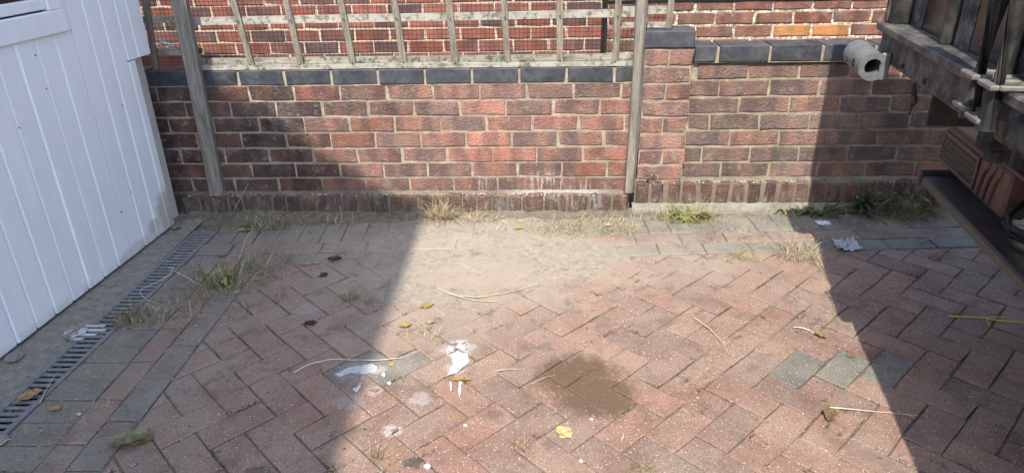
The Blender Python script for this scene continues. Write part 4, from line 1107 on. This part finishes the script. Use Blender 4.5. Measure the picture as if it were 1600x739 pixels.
broad(1285, 334, 60, .05, .09, ('grass', 'weed', 'straw_brown'), 'dark green spreading weed at the start of the truck shadow', .03)
broad(1420, 333, 90, .06, .12, ('weed', 'straw_brown', 'straw_brown'), 'dark dying scrub beneath the bumper end', .11)
broad(1075, 341, 40, .05, .08, ('grass_yellow', 'grass', 'straw'), 'yellow green leaves spreading under the bushy grass tuft', .03)
broad(338, 440, 26, .05, .06, ('grass', 'grass_yellow', 'straw'), 'green leaves low in the half green grass tuft', .04, 1.0)
broad(412, 358, 30, .035, .10, ('weed', 'straw_brown', 'straw_brown'), 'brown green leaves among the wispy weeds at the left wall foot', .02)
# dried seed stalk
def stalk(pts, r, mat, label, name='straw_stalk', group='loose stalks on the ground', cat='stalk', sides=5):
    p0 = np.array(pts[0]); m = MB(); n_ = len(pts)
    rr = r if isinstance(r, (list, tuple)) else [r*(1.25-0.75*i/max(1, n_-1))*rnd.uniform(.82, 1.2) for i in range(n_)]
    m.tube([np.array(q)-p0+np.array((rnd.uniform(-1, 1), rnd.uniform(-1, 1), 0))*(.0016 if 0 < i < n_-1 else 0) for i, q in enumerate(pts)], rr, sides)
    return m.build(name, M[mat], loc=tuple(p0), label=label, cat=cat, group=group, smooth=True)
def gp(px, py, z=0.004): return G(px, py, z)
def curve(pl, z=0.004, lift=0.006, n=5):
    P = [gp(x, y, z) for x, y in pl]; out = []
    for i in range(len(P)-1):
        for j in range(n):
            t = j/n; out.append(P[i]*(1-t)+P[i+1]*t)
    out.append(P[-1]); out = [np.array(q) for q in out]
    sm = [out[0]]+[(out[i-1]+out[i]*2+out[i+1])/4 for i in range(1, len(out)-1)]+[out[-1]]
    for i, q in enumerate(sm): q[2] += lift*math.sin(math.pi*i/(len(sm)-1))
    return sm
stalk(curve([(458, 582), (485, 569), (520, 563), (585, 565), (630, 560), (662, 545)]), 0.0016, 'twig', 'long thin pale stem lying from shade into sun')
stalk(curve([(680, 440), (690, 455), (715, 464), (745, 466), (790, 459), (845, 444)]), 0.0022, 'straw_pale', 'long curved straw on the dusty paving')
stalk(curve([(680, 448), (705, 462), (740, 471), (778, 471)]), 0.0022, 'straw_pale', 'shorter straw crossing the long curved one')
stalk(curve([(1082, 494), (1105, 512), (1128, 535), (1139, 553)]), 0.0014, 'twig', 'thin bent straw on the sunlit red paving')
stalk(curve([(774, 579.5), (798, 578.5), (821, 577)]), 0.0016, 'straw_pale', 'short straight straw right of the paint mark')
stalk(curve([(1296, 636), (1330, 641), (1370, 645), (1435, 649)]), 0.0017, 'twig', 'straight pale stalk running into the truck shadow')
stalk(curve([(1240, 511), (1257, 515), (1274, 522)]), 0.0020, 'twig', 'short thick stalk beside a dead leaf')
stalk(curve([(1482, 493), (1505, 497), (1540, 498), (1575, 495)]), 0.0028, 'yellow_wire', 'yellow cut cable lying in the truck shadow', 'cable_offcut', 'yellow cable offcuts', 'cable', 6)
stalk(curve([(1542, 498), (1565, 503), (1600, 506), (1640, 505)]), 0.0028, 'yellow_wire', 'second yellow cable end reaching the right edge', 'cable_offcut', 'yellow cable offcuts', 'cable', 6)
stalk(curve([(1541, 498), (1542, 505), (1546, 511)]), 0.0026, 'yellow_wire', 'stub of yellow cable pointing down', 'cable_offcut', 'yellow cable offcuts', 'cable', 6)
stalk(curve([(264, 418), (272, 419), (266, 430), (250, 441), (222, 453), (219, 460), (230, 470), (255, 477)]), 0.0014, 'string', 'white looped string across the drain', 'string', 'loose stalks on the ground', 'string')
stalk(curve([(272, 423), (290, 434), (310, 444)]), 0.0014, 'string', 'white string end beside the drain', 'string', 'loose stalks on the ground', 'string')
stalk(curve([(62, 630), (72, 613), (82, 595), (90, 582)]), 0.0016, 'straw_pale', 'pale barley straw leaning on the drain', )
stalk(curve([(0, 695), (12, 690), (24, 684)]), 0.0014, 'straw_pale', 'thin straw at the left frame edge')
stalk([WL(357, 345, -.10), WL(387, 290, -.09), WL(388, 286, -.09)], 0.0014, 'straw_pale', 'upright dry stalk at the shaded wall foot')
stalk([G(372, 408, .0), G(385, 372, .05), G(397, 352, .1)], 0.0015, 'straw_pale', 'leaning dry stalk in front of the left wall')
stalk([G(413, 420, .0), G(425, 398, .03), G(437, 383, .05)], 0.0013, 'straw_pale', 'thin leaning stalk by the dry tuft')
stalk([G(1360, 333, .01), G(1348, 318, .05), G(1338, 306, .09)], [0.0012, 0.0012, 0.004], 'straw_pale', 'nodding seed head beneath the right wall', 'seed_stalk')
stalk(curve([(1290, 455), (1300, 470), (1302, 480)]), 0.0012, 'straw_brown', 'thin dead stem in truck shadow')
stalk(curve([(830, 600), (850, 592), (868, 586)]), 0.001, 'straw_pale', 'fine straw on the mud stain')
stalk(curve([(583, 452), (600, 450), (612, 434), (600, 470)]), 0.0011, 'straw_brown', 'branched dead twig in the shaded paving')
stalk(curve([(1430, 380), (1452, 376), (1462, 366)]), 0.001, 'straw_pale', 'curled fine straw near the bumper')
# dead twig on the pier foot
m = MB(); gq = WL(1010, 283, -.05)
for _ in range(12):
    a = rnd.uniform(-.4, 1.6); L = rnd.uniform(.03, .08)
    m.tube([(0, 0, 0), (L*.5*math.cos(a), -.012, L*.5*math.sin(a)), (L*math.cos(a+.3), -.016, L*math.sin(a+.3))], 0.001, 3)
for _ in range(10):
    leafshape(m, (rnd.uniform(0, .05), -.015, rnd.uniform(.02, .07)), (rnd.uniform(-1, 1), -.3, rnd.uniform(-.3, .6)), .02, .008, .5)
m.build('dead_creeper', M['straw_brown'], loc=tuple(gq), label='withered sprig clinging to the foot of the pier', cat='weed')

# ------------------------------------------------------------------ leaves
def leaf(px, py, L, W, col, ang, curl, label, fold=0.4, z=0.004, tilt=0.0):
    g = G(px, py, z); m = MB(); n, k = 9, 6
    sd_ = rnd.random()*50
    for i in range(n+1):
        t = i/n; w = W*(math.sin(math.pi*min(1, 0.04+t*0.95))**0.75)*(1+0.22*mnoise.noise((t*7, sd_, 0)))
        for j in range(k+1):
            s_ = j/k*2-1
            zz = abs(s_)*fold*w*0.45+curl*L*(t-0.5)**2*0.25+0.10*L*mnoise.noise((t*5, s_*2.6, sd_))+0.06*L*mnoise.noise((t*11, s_*5, sd_))
            m.v.append(((t-.5)*L+0.05*L*mnoise.noise((s_*2.5, t*3, sd_+9)), s_*w*.62*(1+0.55*mnoise.noise((t*13, (1 if s_ > 0 else -1)*3.3, sd_+4))), zz+0.001))
    for i in range(n):
        for j in range(k): q = i*(k+1)+j; m.f.append((q, q+1, q+k+2, q+k+1)); m.mi.append(0)
    zmin = min(v[2] for v in m.v); m.v = [(x, y, zz-zmin) for x, y, zz in m.v]
    m.tube([(-L*.5, 0, 0.003), (-L*.68, L*.04, 0.002)], 0.0011, 4)
    col = tuple((0.62 if label.startswith('bright') else 0.56)*q+0.11*(col[0]+col[1]+col[2])/3 for q in col); fold *= .6
    o = m.build('dead_leaf', M['leaf'], loc=(g[0], g[1], 0.003), label=label, cat='leaf', group='fallen leaves', smooth=False, color=col)
    o.rotation_euler = (tilt, 0, ang); return o
leaf(205, 692, .115, .055, (0.27, 0.25, 0.125), 0.45, 1.2, 'large curled olive leaf at the bottom left of the paving', .9)
leaf(213, 690, .085, .04, (0.36, 0.26, 0.10), 0.25, .7, 'tan leaf tucked under the large olive leaf', .6)
leaf(47, 620, .075, .038, (0.50, 0.30, 0.11), 1.0, .5, 'orange tan leaf lying on the drain')
leaf(86, 638, .035, .02, (0.46, 0.30, 0.12), 0.0, .5, 'small tan leaf on grey blocks right of the drain')
leaf(633, 508, .045, .032, (0.48, 0.33, 0.10), 0.3, .8, 'yellow brown leaf on sand, nearer of the pair')
leaf(667, 478, .055, .026, (0.42, 0.31, 0.07), 0.5, .9, 'curled yellow leaf on sand, farther of the pair')
leaf(673, 503, .035, .022, (0.45, 0.34, 0.19), 0.1, .6, 'pale tan leaf scrap right of the yellow leaf')
leaf(523, 405, .06, .03, (0.12, 0.06, 0.04), 0.1, 1.0, 'dark brown curled leaf on shaded grey blocks')
leaf(479, 413, .06, .025, (0.36, 0.29, 0.20), 0.2, .6, 'pale dry leaf in shade left of the dark leaf')
leaf(495, 411, .03, .018, (0.44, 0.40, 0.33), 0.1, .6, 'tiny pale leaf scrap in shade')
leaf(506, 430, .04, .025, (0.06, 0.065, 0.035), 0.9, .8, 'small dark green leaf in shaded paving')
leaf(485, 505, .05, .028, (0.055, 0.04, 0.03), 0.3, .8, 'black withered leaf in shaded paving')
leaf(881, 675, .055, .042, (0.66, 0.47, 0.17), 2.4, .3, 'bright yellow leaf below the mud stain', .2)
leaf(1281, 525, .045, .024, (0.36, 0.24, 0.09), 2.3, 1.4, 'curled golden leaf right of the thick stalk', .9)
leaf(1296, 650, .062, .034, (0.27, 0.18, 0.08), 1.2, 1.4, 'upright curled brown leaf at the end of the straight stalk', 1.0)
leaf(812, 357, .045, .028, (0.50, 0.40, 0.08), 0.2, .7, 'small yellow leaf near the wall foot')
leaf(382, 361, .06, .03, (0.52, 0.38, 0.20), 0.1, .5, 'tan leaf at the left wall foot')
leaf(275, 357, .05, .03, (0.36, 0.28, 0.18), 0.5, .6, 'brown leaf in the corner by the garage')
leaf(612, 568, .022, .013, (0.55, 0.42, 0.14), 1.4, .5, 'tiny yellow leaf beside the slanted paint mark')
leaf(950, 352, .05, .03, (0.55, 0.43, 0.24), 0.6, .8, 'tan leaf caught in the broad weed mat')
leaf(350, 398, .06, .02, (0.34, 0.27, 0.17), 0.6, .7, 'curled leaf near the half green tuft')
leaf(370, 457, .03, .018, (0.55, 0.48, 0.36), 0.5, .5, 'pale leaf scrap below the half green tuft')
leaf(720, 593, .07, .018, (0.42, 0.25, 0.08), -0.1, .4, 'rusty leaf strip under the tall paint mark')
leaf(1330, 556, .03, .018, (0.22, 0.17, 0.10), 0.5, .8, 'small brown leaf in the truck shadow')
leaf(1390, 333, .05, .03, (0.24, 0.17, 0.10), 0.4, .7, 'brown leaf at the wall foot under the truck')

# ------------------------------------------------------------------ paint marks and scraps
SPL = 0.0
def splat(pts_px, mat, label, h=0.0008, name='paint_splash', z=0.0015, cat='paint mark', group='white paint marks', sub=6, rough_=0.0030):
    global SPL
    SPL += 0.0004; z += SPL
    P = [G(x, y)[:2] for x, y in pts_px]; out = []
    n = len(P)
    for i in range(n):
        p, q = P[i], P[(i+1) % n]
        for j in range(sub):
            t = j/sub; c = p*(1-t)+q*t
            out.append(c+np.array([rnd.uniform(-1, 1), rnd.uniform(-1, 1)])*rough_)
    c = np.mean(out, axis=0); m = MB()
    out = [tuple(q-c) for q in out]
    if area(out) < 0: out = out[::-1]
    m.prism(out, -0.001, h)
    return m.build(name, M[mat], loc=(c[0], c[1], z), label=label, cat=cat, group=group)
splat([(523, 586), (545, 574), (580, 569), (591, 573), (587, 581), (574, 584), (566, 585), (548, 583), (530, 589)], 'paint', 'slanted white paint splash at the shadow edge')
splat([(548, 605), (560, 597), (566, 598), (562, 610), (556, 614)], 'paint_thin', 'small faint paint patch below the slanted splash')
splat([(704, 556), (716, 550), (731, 555), (733, 566), (722, 575), (714, 583), (700, 587), (703, 577), (708, 570)], 'paint', 'thick white paint blot on the sunlit paving')
splat([(698, 546), (702, 540), (713, 532), (728, 534), (735, 544), (728, 548), (715, 544), (704, 552), (698, 556)], 'paint_thin', 'worn paint smear just above the thick blot')
splat([(717, 597), (722, 597), (721, 612), (718, 622), (716, 612)], 'paint', 'vertical paint drip below the thick blot', rough_=.0015)
splat([(703, 598), (706, 598), (706, 612), (703, 613)], 'paint', 'short paint drip left of the vertical drip', rough_=.001)
splat([(596, 586), (600, 582), (603, 588), (600, 591)], 'paint', 'small white paint dot right of the slanted splash', rough_=.001)
splat([(605, 600), (609, 597), (612, 601), (608, 603)], 'paint', 'tiny white paint dot near the slanted splash', rough_=.001)
splat([(576, 611), (586, 608), (594, 610), (586, 614)], 'paint_thin', 'pale paint fleck on a red block', rough_=.002)
splat([(608, 676), (618, 669), (622, 671), (612, 680)], 'paint_thin', 'chalky paint fleck low on the sunlit paving', rough_=.003)
# paint across the drain
splat([(99, 527), (104, 520), (120, 516), (138, 515), (136, 521), (124, 527), (113, 533), (103, 532)], 'paint_thin', 'dried paint smear on concrete beside the drain', z=0.004)
m = MB(); gq = G(135, 527)
for i, yy in enumerate((0.032, 0.004, -0.026, -0.054)):
    w0 = (-0.045, -0.058, -0.05, -0.05)[i]; w1 = (0.03, 0.048, 0.03, 0.0)[i]
    m.box((w0, yy-0.007, 0), (w1, yy+0.007, 0.0015), bev=0.0006)
m.build('paint_splash', M['paint'], loc=(gq[0], -1.145, 0.0035), label='white paint coating a few bars of the drain', cat='paint mark', group='white paint marks')
def lump(px, py, r, mat, label, sq=0.6, name='rubble_lump', z=0.0, cat='rubble', group='bits of rubble'):
    g = G(px, py, z); bm = bmesh.new(); bmesh.ops.create_icosphere(bm, subdivisions=2, radius=r); s_ = rnd.random()*99
    for v in bm.verts:
        v.co *= 1+0.35*mnoise.noise(v.co*(1.6/r)+Vector((s_, 0, 0))); v.co.z *= sq
    me = bpy.data.meshes.new(name); bm.to_mesh(me); bm.free(); me.materials.append(M[mat])
    return obj(name, me, None, (g[0], g[1], z+r*sq*0.7), label=label, cat=cat, group=group)
lump(24, 561, .028, 'haunch', 'pale mortar lump against the garage door foot', .5)
lump(668, 729, .011, 'paint', 'white chip at the bottom of the sunlit paving', .5)
lump(908, 721, .006, 'paint', 'tiny white chip on a joint at bottom centre')
lump(924, 655, .005, 'paint', 'tiny white chip under the mud stain')
lump(727, 665, .006, 'paint', 'small white chip on a red block')
lump(786, 341, .016, 'haunch', 'small pale stone at the wall foot')
lump(663, 351, .014, 'haunch', 'grey stone at the wall foot on the shadow edge')
lump(124, 648, .006, 'paint', 'white crumb on grey blocks by the drain')
lump(2, 690, .022, 'concrete', 'round grey pebble at the left frame edge', .5)
lump(985, 291, .022, 'haunch', 'mortar lump at the foot of the narrow post', .8, z=0.09)
lump(208, 727, .010, 'concrete', 'dark stone chip below the olive leaf')
lump(175, 738, .006, 'crumb', 'black crumb at the bottom left edge')
# crumpled scraps
def scrap(px, py, w, d, mat, label, h=0.015, name='plastic_scrap', z=0.003):
    g = G(px, py, z); m = MB(); n = 12; s_ = rnd.random()*60
    for j in range(n+1):
        for i in range(n+1):
            x = (i/n-.5)*w*(1+.18*mnoise.noise((j*.5, s_, 0))); y = (j/n-.5)*d*(1+.25*mnoise.noise((i*.5, s_, 3)))
            m.v.append((x, y, max(0, h*(0.5+mnoise.noise((i*.55, j*.55, s_))+.5*mnoise.noise((i*1.3, j*1.3, s_))))))
    for j in range(n):
        for i in range(n): q = j*(n+1)+i; m.f.append((q, q+1, q+n+2, q+n+1)); m.mi.append(0)
    return m.build(name, M[mat], loc=tuple(g), label=label, cat='litter', group='litter')
scrap(1321, 385, .095, .10, 'plastic', 'crumpled white plastic scrap in the truck shadow', .03)
scrap(1286, 349, .062, .045, 'paper', 'white paper scrap at the truck shadow edge near the wall', .007, 'paper_scrap')
scrap(1243, 325, .03, .03, 'red_scrap', 'dull red plastic scrap at the wall foot', .02, 'plastic_scrap', 0.02)
g0 = WL(246, 64, .10); g1 = WL(276, 75, .10)
m = MB(); m.tube([(0, 0, 0), (g1[0]-g0[0], 0, g1[2]-g0[2])], [0.012, 0.006], 8)
m.tube([((g1[0]-g0[0])*.86, -.002, (g1[2]-g0[2])*.86), ((g1[0]-g0[0])*1.12, -.002, (g1[2]-g0[2])*1.12)], 0.0085, 8, 1)
m.build('plastic_tube', [M['paper'], M['pink']], loc=tuple(g0), label='white and pink plastic tube behind the short trellis end', cat='litter')

# ------------------------------------------------------------------ uncountable crumbs and joint moss
def ok_ground(x, y):
    a, c = pix((x, y, 0)); return -20 < a < 1620 and 325 < c < 760 and x > -0.12 and y < -0.10
def chips(name, mat, n, s0, s1, label, dens=None, flat=0.5, long_=1.0):
    m = MB(); k = 0
    while k < n:
        x, y = rnd.uniform(-0.6, 3.3), rnd.uniform(-2.0, -0.1)
        if not (ok_ground(x, y) or (-0.45 < x < -.25)): continue
        if dens and rnd.random() > dens(x, y): continue
        s_ = s0*(s1/s0)**(rnd.random()**2); a = rnd.uniform(0, 6.28); lx, ly = s_*long_*rnd.uniform(.8, 1.6), s_*rnd.uniform(.5, 1)
        c_, q_ = math.cos(a), math.sin(a)
        f = lambda u, v, w: (x+c_*u*lx-q_*v*ly, y+q_*u*lx+c_*v*ly, 0.0005+w*s_*flat)
        m.add([f(-1, 0, 0), f(.1, -1, 0), f(1, .2, 0), f(-.1, 1, 0), f(.1, 0, 1)], [(0, 1, 4), (1, 2, 4), (2, 3, 4), (3, 0, 4)]); k += 1
    m.build(name, M[mat], kind='stuff', label=label, cat='debris')
SPOT = [G(345, 450)[:2], G(255, 498)[:2], G(400, 420)[:2], G(130, 655)[:2], G(925, 362)[:2], G(800, 385)[:2], G(860, 420)[:2]]
near_wall = lambda x, y: 0.22+0.5*math.exp(-((y+.3)/.28)**2)+0.8*max(math.exp(-((x-q[0])**2+(y-q[1])**2)/.02) for q in SPOT)
chips('pale_grit', 'grit', 5200, .0010, .0036, 'pale grit scattered over the paving', near_wall)
chips('dark_crumbs', 'crumb', 3600, .0010, .0046, 'dark crumbs of soil scattered over the paving', near_wall)
chips('straw_bits', 'straw_pale', 900, .0010, .0026, 'short straw bits scattered over the paving', near_wall, .4, 5.0)
for nm, mt, n_, lb in (('ledge_grit', 'grit', 420, 'pale mortar grit lying on the wall ledge'), ('ledge_crumbs', 'crumb', 420, 'dark soil crumbs lying on the wall ledge')):
    m = MB()
    for _ in range(n_):
        x = rnd.uniform(-.6, 3.6); zl_ = 0.093 if x < 1.86 else 0.152; y = rnd.uniform(-.056, -.006); s_ = rnd.uniform(.0015, .006)
        if mnoise.noise((x*3, 2, 0)) < -.1: s_ *= .5
        a = rnd.uniform(0, 6.28); c_, q_ = math.cos(a)*s_, math.sin(a)*s_
        m.add([(x-c_, y-q_, zl_-.002), (x+q_, y-c_, zl_-.002), (x+c_, y+q_, zl_-.002), (x-q_, y+c_, zl_-.002), (x, y, zl_+s_*.8)], [(0, 1, 4), (1, 2, 4), (2, 3, 4), (3, 0, 4)])
    m.build(nm, M[mt], kind='stuff', label=lb, cat='debris')
# moss and dead tufts along block joints
m = MB(); k = 0
while k < 420:
    u, v = rnd.randint(-30, 40), rnd.randint(-40, 25); t = rnd.random()
    if rnd.random() < .5: x, y = lw(u, v+t)
    else: x, y = lw(u+t, v)
    if not (ok_ground(x, y) and x > .25 and y < Y3(x)): continue
    if blot(x, y, 1.12, -.5, .7, .5) > .2: continue
    k += 1; s_ = rnd.uniform(.3, 1.0)**1.5
    d = rnd.choice([-1, 1])
    for _ in range(int(5+22*s_)):
        q = rnd.gauss(0, .018)*s_*1.6; xx, yy = x+q*S2+rnd.gauss(0, .003), y+q*S2*d+rnd.gauss(0, .003)
        blades(m, xx, yy, 1, .005+.012*s_, .002, 1.5, rnd.choice((0, 0, 0, 1)), .0028, -.003)
m.build('joint_moss', [M['moss'], M['straw_brown']], kind='stuff', label='dead moss and sprouts in the block joints', cat='moss')
m = MB()
for _ in range(900):                            # loose chaff at the wall foot
    x = rnd.uniform(-.3, 3.3); y = -0.09-abs(rnd.gauss(0, .07))
    if mnoise.noise((x*2.2, 0, 0)) < -.25: continue
    blades(m, x, y, 1, rnd.uniform(.02, .07), .004, 1.9, rnd.choice((0, 0, 1, 1, 2)), .0022, .003)
for q, sx, sy, n_ in ((SPOT[0], .10, .05, 420), (SPOT[1], .09, .04, 360), (SPOT[2], .10, .04, 260), (SPOT[3], .05, .12, 120), (SPOT[4], .22, .04, 420), (G(700, 350)[:2], .12, .02, 160), (G(1400, 345)[:2], .12, .03, 220), (G(410, 362)[:2], .16, .025, 240)):
    for _ in range(n_):
        blades(m, q[0]+rnd.gauss(0, sx), min(q[1]+rnd.gauss(0, sy), -.10), 1, rnd.uniform(.015, .06), .003, 2.4, rnd.choice((0, 0, 1, 1, 1, 2)), .0022, .003)
m.build('wall_foot_chaff', [M['straw'], M['straw_brown'], M['straw_pale']], kind='stuff', label='dry chaff and grass bits along the wall foot and round the weeds', cat='debris')
